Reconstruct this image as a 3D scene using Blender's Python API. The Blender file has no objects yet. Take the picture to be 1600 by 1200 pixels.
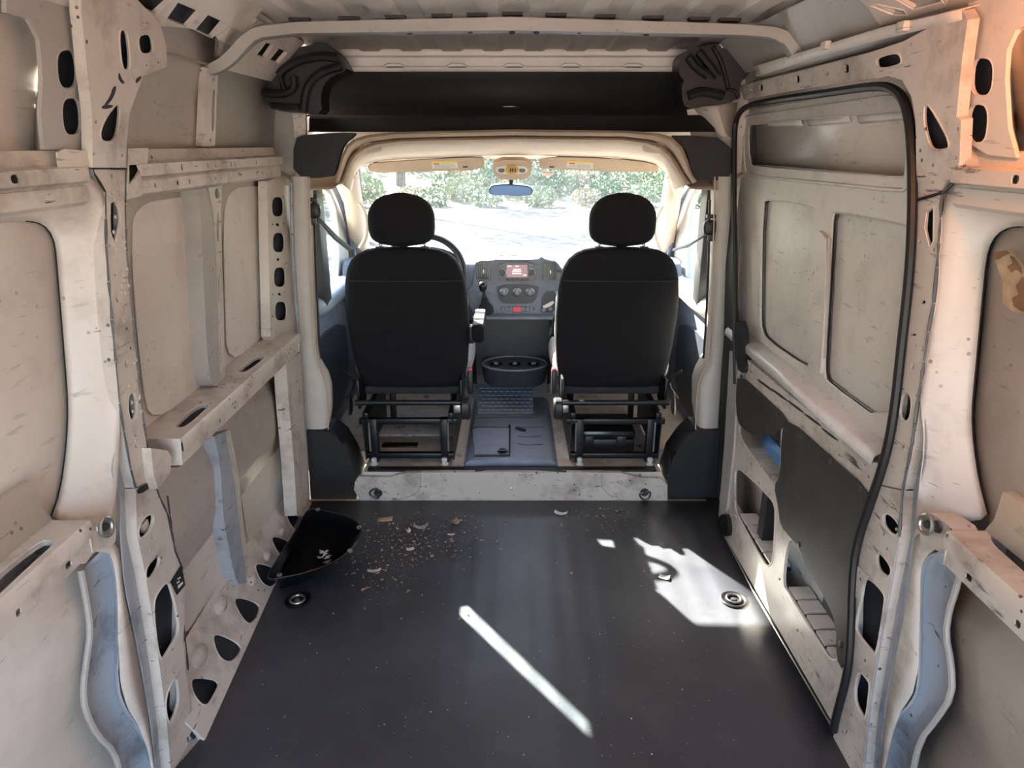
import bpy, bmesh, math, random
from mathutils import Vector, Matrix, noise
from mathutils.geometry import tessellate_polygon

random.seed(7)
SC = bpy.context.scene
COL = SC.collection

# ------------------------------------------------------------------ camera
# Van load space: x across (+ = passenger/sliding door side), y forward, z up, floor z = 0.
F_PX, H_CAM, PITCH = 1080.0, 1.5, math.radians(19.15)
cam_d = bpy.data.cameras.new('camera')
cam_d.sensor_width = 36.0
cam_d.lens = F_PX / 1600.0 * 36.0
cam_d.clip_start = 0.02
cam = bpy.data.objects.new('camera', cam_d)
cam.location = (0, 0, H_CAM)
cam.rotation_euler = (math.radians(90) - PITCH, 0, 0)
COL.objects.link(cam)
SC.camera = cam

# ------------------------------------------------------------------ sky, sun, exposure
SUN_EL = math.radians(33.8)
SUN_AZ = math.radians(-35.6)          # sun stands ahead and to the left of the van
w = bpy.data.worlds.new('sky'); SC.world = w; w.use_nodes = True
nt = w.node_tree; nt.nodes.clear()
sk = nt.nodes.new('ShaderNodeTexSky'); sk.sky_type = 'NISHITA'; sk.sun_disc = False
sk.sun_elevation = SUN_EL; sk.sun_rotation = SUN_AZ
sk.air_density = 1.0; sk.dust_density = 1.5; sk.ozone_density = 1.0
bg = nt.nodes.new('ShaderNodeBackground'); bg.inputs[1].default_value = 0.40
wo = nt.nodes.new('ShaderNodeOutputWorld')
nt.links.new(sk.outputs[0], bg.inputs[0]); nt.links.new(bg.outputs[0], wo.inputs[0])
sd = bpy.data.lights.new('sun', 'SUN'); sd.energy = 21.0; sd.angle = math.radians(0.53); sd.color = (1.0, 0.93, 0.82)
sun = bpy.data.objects.new('sun', sd); COL.objects.link(sun)
to_sun = Vector((math.sin(SUN_AZ) * math.cos(SUN_EL), math.cos(SUN_AZ) * math.cos(SUN_EL), math.sin(SUN_EL)))
sun.rotation_euler = to_sun.to_track_quat('Z', 'Y').to_euler()
sun.location = to_sun * 30
SC.view_settings.view_transform = 'Standard'
SC.view_settings.look = 'None'
SC.view_settings.exposure = 1.9
SC.view_settings.gamma = 1.0
SC.view_settings.use_curve_mapping = False

# ------------------------------------------------------------------ survey helpers (photo measurement -> metres on a known plane)
CP, SP = math.cos(PITCH), math.sin(PITCH)
CAM = Vector((0, 0, H_CAM))
def ray(px, py):
    a, b = px - 800.0, 600.0 - py
    return Vector((a, F_PX * CP + b * SP, -F_PX * SP + b * CP))

class Pl:
    """A plane with origin o, in-plane axes u, v; n points to the side that is looked at."""
    def __init__(s, o, u, v):
        s.o, s.u = Vector(o), Vector(u).normalized()
        v = Vector(v); s.v = (v - s.u * v.dot(s.u)).normalized()
        s.n = s.u.cross(s.v).normalized()
        if s.n.dot(CAM - s.o) < 0: s.n = -s.n
    def hit(s, px, py):
        d = ray(px, py); t = (s.o - CAM).dot(s.n) / d.dot(s.n)
        return CAM + d * t
    def uv(s, px, py):
        p = s.hit(px, py) - s.o
        return (p.dot(s.u), p.dot(s.v))
    def at(s, uv, d=0.0):
        return s.o + s.u * uv[0] + s.v * uv[1] + s.n * d
def PX(x): return Pl((x, 0, 0), (0, 1, 0), (0, 0, 1))
def PY(y): return Pl((0, y, 0), (1, 0, 0), (0, 0, 1))
def PZ(z): return Pl((0, 0, z), (1, 0, 0), (0, 1, 0))
def off(pl, d): return Pl(pl.o + pl.n * d, pl.u, pl.v)
def onX(px, py, x): return PX(x).hit(px, py)
def onY(px, py, y): return PY(y).hit(px, py)
def onZ(px, py, z): return PZ(z).hit(px, py)

def chaikin(p, n=2, closed=True):
    for _ in range(n):
        q = []
        m = len(p)
        rng = range(m) if closed else range(m - 1)
        if not closed: q.append(p[0])
        for i in rng:
            a, b = p[i], p[(i + 1) % m]
            q.append(tuple(a[k] * .75 + b[k] * .25 for k in range(len(a))))
            q.append(tuple(a[k] * .25 + b[k] * .75 for k in range(len(a))))
        if not closed: q.append(p[-1])
        p = q
    return p
def oval(cx, cy, w, h, tilt=0, n=20, p=2.8):
    r = []
    ct, st = math.cos(math.radians(tilt)), math.sin(math.radians(tilt))
    for i in range(n):
        a = 2 * math.pi * i / n
        c, s = math.cos(a), math.sin(a)
        x = w / 2 * math.copysign(abs(c) ** (2 / p), c); y = h / 2 * math.copysign(abs(s) ** (2 / p), s)
        r.append((cx + x * ct - y * st, cy + x * st + y * ct))
    return r
def resample(pts, n, closed=False):
    pts = [Vector(p) for p in pts]
    if closed: pts = pts + [pts[0]]
    L = [0.0]
    for a, b in zip(pts, pts[1:]): L.append(L[-1] + (b - a).length)
    out = []; j = 0
    m = n if closed else n - 1
    for i in range(n):
        t = L[-1] * i / m
        while j < len(L) - 2 and L[j + 1] < t: j += 1
        d = L[j + 1] - L[j]
        out.append(pts[j].lerp(pts[j + 1], (t - L[j]) / d if d > 1e-9 else 0))
    return out

# ------------------------------------------------------------------ materials
MATS = {}
def newmat(name):
    m = bpy.data.materials.new(name); m.use_nodes = True
    return m, m.node_tree.nodes, m.node_tree.links, m.node_tree.nodes['Principled BSDF']
def ramp(N, L, src, p0, p1):
    r = N.new('ShaderNodeMapRange'); r.inputs[1].default_value = p0; r.inputs[2].default_value = p1
    r.clamp = True; L.new(src, r.inputs[0]); return r.outputs[0]
def noise_node(N, L, scale, detail=3, vec=None, rough=0.5, dist=0):
    n = N.new('ShaderNodeTexNoise'); n.inputs['Scale'].default_value = scale; n.inputs['Detail'].default_value = detail
    n.inputs['Roughness'].default_value = rough; n.inputs['Distortion'].default_value = dist
    if vec: L.new(vec, n.inputs['Vector'])
    return n.outputs[0]
def mixc(N, L, fac, a, b):
    m = N.new('ShaderNodeMix'); m.data_type = 'RGBA'
    if isinstance(fac, float): m.inputs[0].default_value = fac
    else: L.new(fac, m.inputs[0])
    for sock, v in ((m.inputs[6], a), (m.inputs[7], b)):
        if isinstance(v, tuple): sock.default_value = (*v, 1)
        else: L.new(v, sock)
    return m.outputs[2]
def math_node(N, L, op, a, b):
    m = N.new('ShaderNodeMath'); m.operation = op
    for s, v in ((m.inputs[0], a), (m.inputs[1], b)):
        if isinstance(v, (int, float)): s.default_value = v
        else: L.new(v, s)
    return m.outputs[0]
def bump(N, L, P, h, strength, dist=0.01):
    b = N.new('ShaderNodeBump'); b.inputs['Strength'].default_value = strength; b.inputs['Distance'].default_value = dist
    L.new(h, b.inputs['Height']); L.new(b.outputs[0], P.inputs['Normal'])
def mat_plain(name, col, rough=.5, metal=0., var=.12, vscale=14, bmp=0., bscale=200, spec=.5, coat=0.):
    m, N, L, P = newmat(name)
    tc = N.new('ShaderNodeTexCoord').outputs['Object']
    n1 = noise_node(N, L, vscale, 4, tc)
    c = mixc(N, L, ramp(N, L, n1, .3, .7), tuple(v * (1 - var) for v in col), tuple(min(1, v * (1 + var)) for v in col))
    L.new(c, P.inputs['Base Color'])
    P.inputs['Roughness'].default_value = rough; P.inputs['Metallic'].default_value = metal
    P.inputs['Specular IOR Level'].default_value = spec
    if coat: P.inputs['Coat Weight'].default_value = coat
    if bmp: bump(N, L, P, noise_node(N, L, bscale, 2, tc), bmp, .002)
    MATS[name] = m; return m
def mat_paint(name, col, dirt=(.16, .12, .09), amount=.5, rough=.38):
    """worn body paint: broad tone shifts, grime clouds, dark scuffs, scratches and chips"""
    m, N, L, P = newmat(name)
    tc = N.new('ShaderNodeTexCoord').outputs['Object']
    def mapped(sc, rot):
        q = N.new('ShaderNodeMapping'); L.new(tc, q.inputs[0]); q.inputs['Scale'].default_value = sc; q.inputs['Rotation'].default_value = rot
        return q.outputs[0]
    mul = lambda a, b: math_node(N, L, 'MULTIPLY', a, b)
    base = mixc(N, L, ramp(N, L, noise_node(N, L, 3.2, 3, tc), .3, .7), tuple(c * .92 for c in col), tuple(min(1, c * 1.05) for c in col))
    g = mul(ramp(N, L, noise_node(N, L, 6, 7, tc, .68), .50, .76), .62 * amount)
    c1 = mixc(N, L, g, base, dirt)
    # rubbed scuff marks in patches
    gate = ramp(N, L, noise_node(N, L, 4.5, 3, tc), .47, .58)
    s1 = mul(ramp(N, L, noise_node(N, L, 1.0, 5, mapped((18, 9, 55), (.35, 0, 0)), .62), .60, .70), .85 * amount)
    c2 = mixc(N, L, mul(s1, gate), c1, (.075, .065, .06))
    gate2 = ramp(N, L, noise_node(N, L, 3.1, 2, mapped((1, 1, 1), (0, .7, .3))), .48, .6)
    s2 = mul(ramp(N, L, noise_node(N, L, 1.0, 3, mapped((30, 14, 160), (-.5, 0, 0)), .5), .69, .72), .9 * amount)
    c3 = mixc(N, L, mul(s2, gate2), c2, (.05, .045, .045))
    # small chips down to the primer
    vo = N.new('ShaderNodeTexVoronoi'); vo.inputs['Scale'].default_value = 34; L.new(tc, vo.inputs['Vector'])
    ch = math_node(N, L, 'LESS_THAN', vo.outputs['Distance'], .14)
    gate3 = ramp(N, L, noise_node(N, L, 5.5, 3, mapped((1, 1, 1), (.9, .2, 0))), .54, .60)
    c4 = mixc(N, L, mul(mul(ch, gate3), min(1, .9 * amount)), c3, (.06, .055, .05))
    L.new(c4, P.inputs['Base Color'])
    r = N.new('ShaderNodeMapRange'); L.new(noise_node(N, L, 9, 3, tc), r.inputs[0]); r.inputs[3].default_value = rough - .08; r.inputs[4].default_value = rough + .2
    L.new(r.outputs[0], P.inputs['Roughness'])
    bump(N, L, P, noise_node(N, L, 26, 3, tc), .12, .004)
    MATS[name] = m; return m

mat_paint('paint', (.70, .63, .565), amount=.7)
mat_paint('paint_skin', (.72, .645, .58), amount=.42, rough=.30)
mat_paint('paint_worn', (.64, .57, .505), amount=1.35)
mat_paint('paint_door', (.69, .64, .59), amount=.55, rough=.34)
mat_paint('paint_roof', (.82, .77, .725), amount=.3, rough=.4)  # body paint made paler to make up for light the roof lacks
mat_paint('sealer_blue', (.385, .41, .455), dirt=(.10, .11, .13), amount=1.5, rough=.5)
mat_paint('paint_grey', (.42, .39, .36), amount=.4, rough=.4)
mat_paint('hole_shade', (.022, .026, .036), amount=.2, rough=.6)  # near-black tone for the shade inside hollow pressings
mat_plain('black_plastic', (.016, .016, .018), .42, bmp=.25, bscale=420)
mat_plain('black_gloss', (.012, .012, .014), .22)
mat_plain('black_rubber', (.012, .012, .013), .5)
mat_plain('black_metal', (.014, .014, .016), .38, .3)
mat_plain('dash_plastic', (.15, .17, .215), .45, bmp=.3, bscale=380)
mat_plain('dash_dark', (.032, .036, .046), .4, bmp=.2, bscale=380)
mat_plain('fabric_black', (.011, .011, .0135), .85, bmp=.6, bscale=900, spec=.25)
mat_plain('fabric_grey', (.05, .05, .056), .85, bmp=.6, bscale=900, spec=.25)
mat_plain('fabric_lit', (.30, .285, .27), .8, bmp=.4, bscale=700)  # pale fabric, light on the seat sides put into the colour
mat_plain('headliner', (.60, .475, .36), .85, var=.05, bmp=.25, bscale=700, spec=.2)
mat_plain('trim_beige', (.55, .51, .455), .55, var=.05, bmp=.2, bscale=500)
mat_plain('trim_black', (.014, .0145, .017), .6, bmp=.3, bscale=420)
mat_plain('hardboard', (.036, .031, .028), .6, var=.35, vscale=9, bmp=.3, bscale=160)
mat_plain('cap_panel', (.024, .024, .023), .75, var=.1, bmp=.15, bscale=260)
mat_plain('chrome', (.7, .7, .7), .22, 1.)
mat_plain('zinc', (.42, .41, .38), .38, .9)
mat_plain('dark_zinc', (.10, .10, .10), .4, .8)
mat_plain('bolt_white', (.6, .6, .6), .5)
mat_plain('red_plastic', (.62, .03, .05), .35)
mat_plain('hazard_red', (.80, .05, .10), .35)
mat_plain('paper_white', (.78, .76, .72), .8, var=.04)
mat_plain('label_yellow', (.85, .62, .08), .7, var=.03)
mat_plain('label_ink', (.45, .42, .42), .8)
mat_plain('label_red', (.75, .12, .10), .8)
mat_plain('lamp_white', (.80, .78, .74), .35)
mat_plain('amber_lens', (.62, .40, .14), .3)
mat_plain('belt_web', (.10, .10, .11), .7, bmp=.4, bscale=900)
mat_plain('cardboard', (.50, .36, .23), .85, var=.25, vscale=30)
mat_plain('cardboard_torn', (.24, .13, .07), .9, var=.3, vscale=30)
mat_plain('crumb', (.42, .28, .16), .9, var=.5, vscale=60)
mat_plain('cab_floor', (.27, .315, .39), .42, bmp=.3, bscale=240)
mat_plain('blue_film', (.10, .26, .52), .4)
mat_plain('screen_frame', (.01, .01, .012), .2)
mat_plain('bark', (.10, .075, .055), .9, var=.4, bmp=.6, bscale=20)
mat_plain('leaf', (.085, .14, .055), .6, var=.45, vscale=3)
mat_plain('leaf_pale', (.15, .20, .09), .6, var=.45, vscale=3)
mat_plain('leaf_dry', (.24, .21, .12), .7, var=.4, vscale=3)
mat_plain('concrete', (.40, .35, .29), .9, var=.2, vscale=2, bmp=.4, bscale=60)
mat_plain('car_white', (.7, .7, .72), .3)

def _floor():
    m, N, L, P = newmat('floor_rubber')
    tc = N.new('ShaderNodeTexCoord').outputs['Object']
    c = mixc(N, L, ramp(N, L, noise_node(N, L, 2.2, 5, tc), .35, .7), (.030, .032, .042), (.058, .061, .076))  # blue tint paints in the sky's sheen on the rubber
    dust = math_node(N, L, 'MULTIPLY', ramp(N, L, noise_node(N, L, 5.5, 7, tc, .7), .5, .8), .35)
    c = mixc(N, L, dust, c, (.13, .125, .125))
    sp = ramp(N, L, noise_node(N, L, 210, 1, tc), .74, .78)
    c = mixc(N, L, math_node(N, L, 'MULTIPLY', sp, .25), c, (.2, .2, .2))
    L.new(c, P.inputs['Base Color'])
    P.inputs['Specular IOR Level'].default_value = .75
    r = N.new('ShaderNodeMapRange'); L.new(noise_node(N, L, 3.1, 5, tc), r.inputs[0]); r.inputs[3].default_value = .36; r.inputs[4].default_value = .56
    L.new(r.outputs[0], P.inputs['Roughness'])
    # pressed leather grain + the corrugated steel showing through as long soft ridges
    wv = N.new('ShaderNodeTexWave'); wv.bands_direction = 'X'; wv.inputs['Scale'].default_value = 3.6; L.new(tc, wv.inputs[0])
    h = math_node(N, L, 'ADD', math_node(N, L, 'MULTIPLY', wv.outputs[0], .42), math_node(N, L, 'MULTIPLY', noise_node(N, L, 190, 2, tc), .22))
    bump(N, L, P, h, .35, .006)
    MATS['floor_rubber'] = m
_floor()
def _ground():
    m, N, L, P = newmat('gravel')
    tc = N.new('ShaderNodeTexCoord').outputs['Object']
    c = mixc(N, L, ramp(N, L, noise_node(N, L, .35, 6, tc), .35, .65), (.042, .042, .043), (.066, .064, .062))
    c = mixc(N, L, ramp(N, L, noise_node(N, L, 9, 4, tc), .45, .7), c, (.034, .034, .035))
    L.new(c, P.inputs['Base Color']); P.inputs['Roughness'].default_value = .95
    bump(N, L, P, noise_node(N, L, 14, 4, tc), .8, .05)
    MATS['gravel'] = m
    m, N, L, P = newmat('bank_earth')
    tc = N.new('ShaderNodeTexCoord').outputs['Object']
    c = mixc(N, L, ramp(N, L, noise_node(N, L, 1.1, 6, tc), .4, .62), (.12, .14, .06), (.20, .17, .11))
    L.new(c, P.inputs['Base Color']); P.inputs['Roughness'].default_value = 1
    MATS['bank_earth'] = m
_ground()
def _glass():
    for name, tint, haze in (('windscreen_glass', (.93, .97, .96), .018), ('door_glass', (.86, .93, .92), .012)):
        m = bpy.data.materials.new(name); m.use_nodes = True; N = m.node_tree.nodes; L = m.node_tree.links; N.clear()
        o = N.new('ShaderNodeOutputMaterial'); t = N.new('ShaderNodeBsdfTransparent'); t.inputs[0].default_value = (*tint, 1)
        g = N.new('ShaderNodeBsdfGlossy'); g.inputs['Roughness'].default_value = .02
        lw = N.new('ShaderNodeLayerWeight'); lw.inputs[0].default_value = .5
        fr = math_node(N, L, 'ADD', math_node(N, L, 'MULTIPLY', math_node(N, L, 'POWER', lw.outputs['Facing'], 5), .9), .04)
        mx = N.new('ShaderNodeMixShader'); L.new(fr, mx.inputs[0]); L.new(t.outputs[0], mx.inputs[1]); L.new(g.outputs[0], mx.inputs[2])
        tl = N.new('ShaderNodeBsdfTranslucent'); tl.inputs[0].default_value = (.9, .9, .9, 1)   # dust film on the pane
        tc = N.new('ShaderNodeTexCoord').outputs['Object']
        k = math_node(N, L, 'MULTIPLY', ramp(N, L, noise_node(N, L, 6, 6, tc, .7), .3, .8), haze)
        m2 = N.new('ShaderNodeMixShader'); L.new(k, m2.inputs[0]); L.new(mx.outputs[0], m2.inputs[1]); L.new(tl.outputs[0], m2.inputs[2])
        L.new(m2.outputs[0], o.inputs[0]); MATS[name] = m
    m, N, L, P = newmat('mirror'); P.inputs['Base Color'].default_value = (.55, .6, .66, 1); P.inputs['Metallic'].default_value = 1; P.inputs['Roughness'].default_value = .04
    MATS['mirror'] = m
    m, N, L, P = newmat('screen'); P.inputs['Base Color'].default_value = (.05, .03, .04, 1); P.inputs['Roughness'].default_value = .2
    P.inputs['Emission Color'].default_value = (.40, .20, .24, 1); P.inputs['Emission Strength'].default_value = .22
    MATS['screen'] = m
    m, N, L, P = newmat('screen_text'); P.inputs['Emission Color'].default_value = (1, .65, .72, 1); P.inputs['Emission Strength'].default_value = .45
    MATS['screen_text'] = m
_glass()

# ------------------------------------------------------------------ mesh builder
class B:
    def __init__(s): s.v = []; s.f = []
    def add(s, vs, fs):
        o = len(s.v); s.v += [tuple(v) for v in vs]; s.f += [tuple(i + o for i in f) for f in fs]; return s
    def quad(s, a, b, c, d): return s.add([a, b, c, d], [(0, 1, 2, 3)])
    def box(s, lo, hi, M=None, ch=0.0):
        """box, all edges chamfered by ch"""
        lo, hi = Vector(lo), Vector(hi)
        if ch <= 0:
            vs = [Vector((x, y, z)) for x in (lo.x, hi.x) for y in (lo.y, hi.y) for z in (lo.z, hi.z)]
            fs = [(0, 1, 3, 2), (4, 6, 7, 5), (0, 4, 5, 1), (2, 3, 7, 6), (0, 2, 6, 4), (1, 5, 7, 3)]
        else:
            bm = bmesh.new(); bmesh.ops.create_cube(bm, size=1.0)
            for v in bm.verts: v.co = Vector((lo[i] + (v.co[i] + .5) * (hi[i] - lo[i]) for i in range(3)))
            bmesh.ops.bevel(bm, geom=bm.edges[:], offset=min(ch, .49 * min(hi - lo)), segments=2, profile=.5, affect='EDGES')
            bm.verts.index_update(); vs = [v.co.copy() for v in bm.verts]; fs = [[v.index for v in f.verts] for f in bm.faces]; bm.free()
        if M: vs = [M @ v for v in vs]
        return s.add(vs, fs)
    def loft(s, lines, n=24, closed=False, cap=False, smooth=0):
        R = []
        for l in lines:
            if smooth: l = chaikin([tuple(p) for p in l], smooth, closed)
            R.append(resample(l, n, closed))
        vs = [p for r in R for p in r]; fs = []
        m = n if closed else n - 1
        for i in range(len(R) - 1):
            for j in range(m):
                k = (j + 1) % n
                fs.append((i * n + j, i * n + k, (i + 1) * n + k, (i + 1) * n + j))
        if cap:
            fs.append(tuple(range(n))); fs.append(tuple((len(R) - 1) * n + j for j in range(n)))
        return s.add(vs, fs)
    def rings(s, R, cap=True):
        n = len(R[0]); vs = [p for r in R for p in r]; fs = []
        for i in range(len(R) - 1):
            for j in range(n):
                k = (j + 1) % n; fs.append((i * n + j, i * n + k, (i + 1) * n + k, (i + 1) * n + j))
        if cap: fs.append(tuple(range(n))[::-1]); fs.append(tuple((len(R) - 1) * n + j for j in range(n)))
        return s.add(vs, fs)
    def tube(s, path, r, n=8, closed=False, flat=1.0, smooth=0):
        if smooth: path = chaikin([tuple(p) for p in path], smooth, closed)
        P = [Vector(p) for p in path]; m = len(P); vs = []; fs = []
        up = None
        for i, p in enumerate(P):
            a = P[i - 1] if (i or closed) else p; b = P[(i + 1) % m] if (i < m - 1 or closed) else p
            t = (b - a).normalized() if (b - a).length > 1e-9 else Vector((0, 0, 1))
            if up is None:
                up = Vector((0, 0, 1)) if abs(t.z) < .9 else Vector((1, 0, 0))
            sd = t.cross(up).normalized(); up = sd.cross(t).normalized()
            rr = r[i] if isinstance(r, (list, tuple)) else r
            for j in range(n):
                an = 2 * math.pi * j / n
                vs.append(p + sd * math.cos(an) * rr + up * math.sin(an) * rr * flat)
        k = m if closed else m - 1
        for i in range(k):
            for j in range(n):
                q = (j + 1) % n; i2 = (i + 1) % m
                fs.append((i * n + j, i * n + q, i2 * n + q, i2 * n + j))
        if not closed: fs.append(tuple(range(n))); fs.append(tuple((m - 1) * n + j for j in range(n)))
        return s.add(vs, fs)
    def lathe(s, prof, M, n=20):
        """prof: (radius, height) list, spun round local z, placed by M"""
        R = [[M @ Vector((r * math.cos(2 * math.pi * j / n), r * math.sin(2 * math.pi * j / n), h)) for j in range(n)] for r, h in prof]
        return s.rings(R)
    def plate(s, pl, outer, holes=(), t=.006, px=True, d=0.0, box=None, lip=0.0, rnd=0, hrnd=0, lips=None):
        """sheet on plane pl with real holes. outer / holes in photo pixels (px) or plane uv.
        t: sheet thickness behind the face; box: depth of side walls behind the outline; lip: rolled rim radius round holes"""
        cv = (lambda q: [pl.uv(*p) for p in q]) if px else (lambda q: [tuple(p) for p in q])
        if rnd: outer = chaikin(outer, rnd)
        hs = [chaikin(h, hrnd) if hrnd and len(h) < 12 else h for h in holes]
        O = cv(outer); H = [cv(h) for h in hs]
        loops = [O] + H
        flat = [p for l in loops for p in l]
        tris = tessellate_polygon([[Vector((p[0], p[1], 0)) for p in l] for l in loops])
        nv = len(flat)
        vs = [pl.at(p, d) for p in flat] + [pl.at(p, d - t) for p in flat]
        fs = [tuple(tr) for tr in tris] + [tuple(i + nv for i in tr[::-1]) for tr in tris]
        o = 0
        for l in loops:
            m = len(l)
            for i in range(m):
                a, b = o + i, o + (i + 1) % m
                fs.append((a, b, b + nv, a + nv))
            o += m
        s.add(vs, fs)
        if box:
            m = len(O)
            s.add([pl.at(p, d - t) for p in O] + [pl.at(p, d - box) for p in O], [(i, (i + 1) % m, (i + 1) % m + m, i + m) for i in range(m)])
        if lip:
            for k, h in enumerate(H):
                if lips is not None and k not in lips: continue
                s.tube([pl.at(p, d - .001) for p in h], lip, 6, True)
        return s
    def prism(s, poly, axis, a, b):
        """poly: (p,q) list; extruded along axis 'x','y' or 'z' from a to b"""
        mk = {'x': lambda p, t: (t, p[0], p[1]), 'y': lambda p, t: (p[0], t, p[1]), 'z': lambda p, t: (p[0], p[1], t)}[axis]
        n = len(poly)
        vs = [mk(p, a) for p in poly] + [mk(p, b) for p in poly]
        fs = [(i, (i + 1) % n, (i + 1) % n + n, i + n) for i in range(n)]
        tris = tessellate_polygon([[Vector((p[0], p[1], 0)) for p in poly]])
        fs += [tuple(t) for t in tris] + [tuple(i + n for i in t[::-1]) for t in tris]
        return s.add(vs, fs)
    def strip(s, prof, y0, y1, t=0.0, axis='y'):
        """open sheet profile ((x,z) list) swept along y"""
        n = len(prof)
        vs = [(p[0], y0, p[1]) for p in prof] + [(p[0], y1, p[1]) for p in prof]
        return s.add(vs, [(i, i + 1, i + 1 + n, i + n) for i in range(n - 1)])
    def grid(s, fn, nu, nv):
        vs = [fn(i / nu, j / nv) for i in range(nu + 1) for j in range(nv + 1)]
        fs = [(i * (nv + 1) + j, i * (nv + 1) + j + 1, (i + 1) * (nv + 1) + j + 1, (i + 1) * (nv + 1) + j) for i in range(nu) for j in range(nv)]
        return s.add(vs, fs)
    def build(s, name, mat, parent=None, solid=0.0, angle=35, off=0.0, subd=0):
        me = bpy.data.meshes.new(name); me.from_pydata(s.v, [], s.f)
        bm = bmesh.new(); bm.from_mesh(me)
        bmesh.ops.remove_doubles(bm, verts=bm.verts, dist=1e-5)
        bmesh.ops.recalc_face_normals(bm, faces=bm.faces)
        bm.to_mesh(me); bm.free()
        return obj_from(me, name, mat, parent, solid, angle, off, subd)
def obj_from(me, name, mat, parent=None, solid=0.0, angle=35, off=0.0, subd=0):
    me.shade_smooth(); me.set_sharp_from_angle(angle=math.radians(angle))
    me.materials.append(MATS[mat])
    o = bpy.data.objects.new(name, me); COL.objects.link(o)
    if solid:
        md = o.modifiers.new('sheet', 'SOLIDIFY'); md.thickness = solid; md.offset = off
    if subd:
        md = o.modifiers.new('smooth', 'SUBSURF'); md.levels = subd; md.render_levels = subd
    if parent is not None:
        o.parent = parent
        w0 = Vector((0, 0, 0)); p = parent
        while p is not None: w0 += p.location; p = p.parent
        if w0.length > 0: me.transform(Matrix.Translation(-w0))
    return o
def tag(o, label, cat=None, group=None, kind=None):
    o['label'] = label
    if cat: o['category'] = cat
    if group: o['group'] = group
    if kind: o['kind'] = kind
    return o
def thing(name, loc, label, cat, group=None, kind=None):
    o = bpy.data.objects.new(name, None); COL.objects.link(o); o.location = loc
    o.empty_display_size = .05
    return tag(o, label, cat, group, kind)
def frame(o, z, x=None):
    """matrix with local z along z at o"""
    z = Vector(z).normalized(); x = Vector(x) if x else (Vector((1, 0, 0)) if abs(z.x) < .9 else Vector((0, 1, 0)))
    x = (x - z * x.dot(z)).normalized(); y = z.cross(x)
    return Matrix.Translation(Vector(o)) @ Matrix((x, y, z)).transposed().to_4x4()
# ================================================================== THE SETTING
# ---- floor of the load space
FL = thing('floor', (0, 0, 0), 'black textured rubber load floor of the empty van', 'floor', kind='structure')
b = B()
def floor_fn(u, v):
    y = -.5 + u * 3.235
    xl = -.752 - .0537 * y if y > 1.42 else -.875; xr = .872
    return Vector((xl + (xr - xl) * v, y, 0))
b.grid(floor_fn, 20, 12)
b.build('rubber_mat', 'floor_rubber', FL, solid=.004, off=-1)
B().box((-.93, -.5, -.06), (.93, 2.76, -.006)).build('floor_pan', 'paint_grey', FL)
# ---- outer skins
SKIN = [(.93, -.12), (.95, .0), (.952, .30), (.945, .36), (.928, .42), (.928, .56), (.945, .62), (.952, .80), (.952, 1.2), (.945, 1.40), (.915, 1.62), (.88, 1.76), (.83, 1.85), (.74, 1.89)]
def skin_w(z):
    for (a, b_), (c, d) in zip(SKIN, SKIN[1:]):
        if b_ <= z <= d: return a + (c - a) * (z - b_) / (d - b_)
    return SKIN[-1][0]
WL = B().strip([(-w_, z) for w_, z in SKIN], -.5, 2.86).build('wall_left', 'paint_skin', solid=.003, off=0, angle=20)
tag(WL, 'worn white ribbed steel side wall of the van without a door', 'wall', kind='structure')
WR = B().strip([(w_, z) for w_, z in SKIN], -.5, 1.56).build('wall_right', 'paint_skin', solid=.003, off=0, angle=20)
tag(WR, 'worn white ribbed steel side wall holding the sliding door opening', 'wall', kind='structure')
B().strip([(w_, z) for w_, z in SKIN if z >= 1.40], 1.56, 2.86).build('upper_skin', 'paint_skin', WR, solid=.003, off=0)

# ---- roof
CE = thing('ceiling', (0, 0, 1.86), 'ribbed white steel roof with a bare cross bow', 'ceiling', kind='structure')
def corr(x):                                   # pressed longitudinal ribs
    p = .156; t = ((x + .039) / p) % 1.0
    e = .09
    if t < e: k = t / e
    elif t < .5: k = 1
    elif t < .5 + e: k = 1 - (t - .5) / e
    else: k = 0
    return .014 * k
xs = []
x = -.76
while x < .76:
    xs.append(x); x += .0065
xs.append(.76)
b = B()
rows = [(-.5, 1.868), (2.24, 1.868), (2.9, 1.832)]
vs = [(x, y, z + corr(x) * (1 if y < 2.6 else .55)) for y, z in rows for x in xs]
n = len(xs)
b.add(vs, [(i * n + j, i * n + j + 1, (i + 1) * n + j + 1, (i + 1) * n + j) for i in range(2) for j in range(n - 1)])
b.build('roof_sheet', 'paint_roof', CE, solid=.002, off=1, angle=20)
b = B().strip([(-.95, 1.90), (-.6, 1.95), (.6, 1.95), (.95, 1.90)], -.5, 3.3)
b.build('outer_roof', 'paint', CE, solid=.004)
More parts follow.
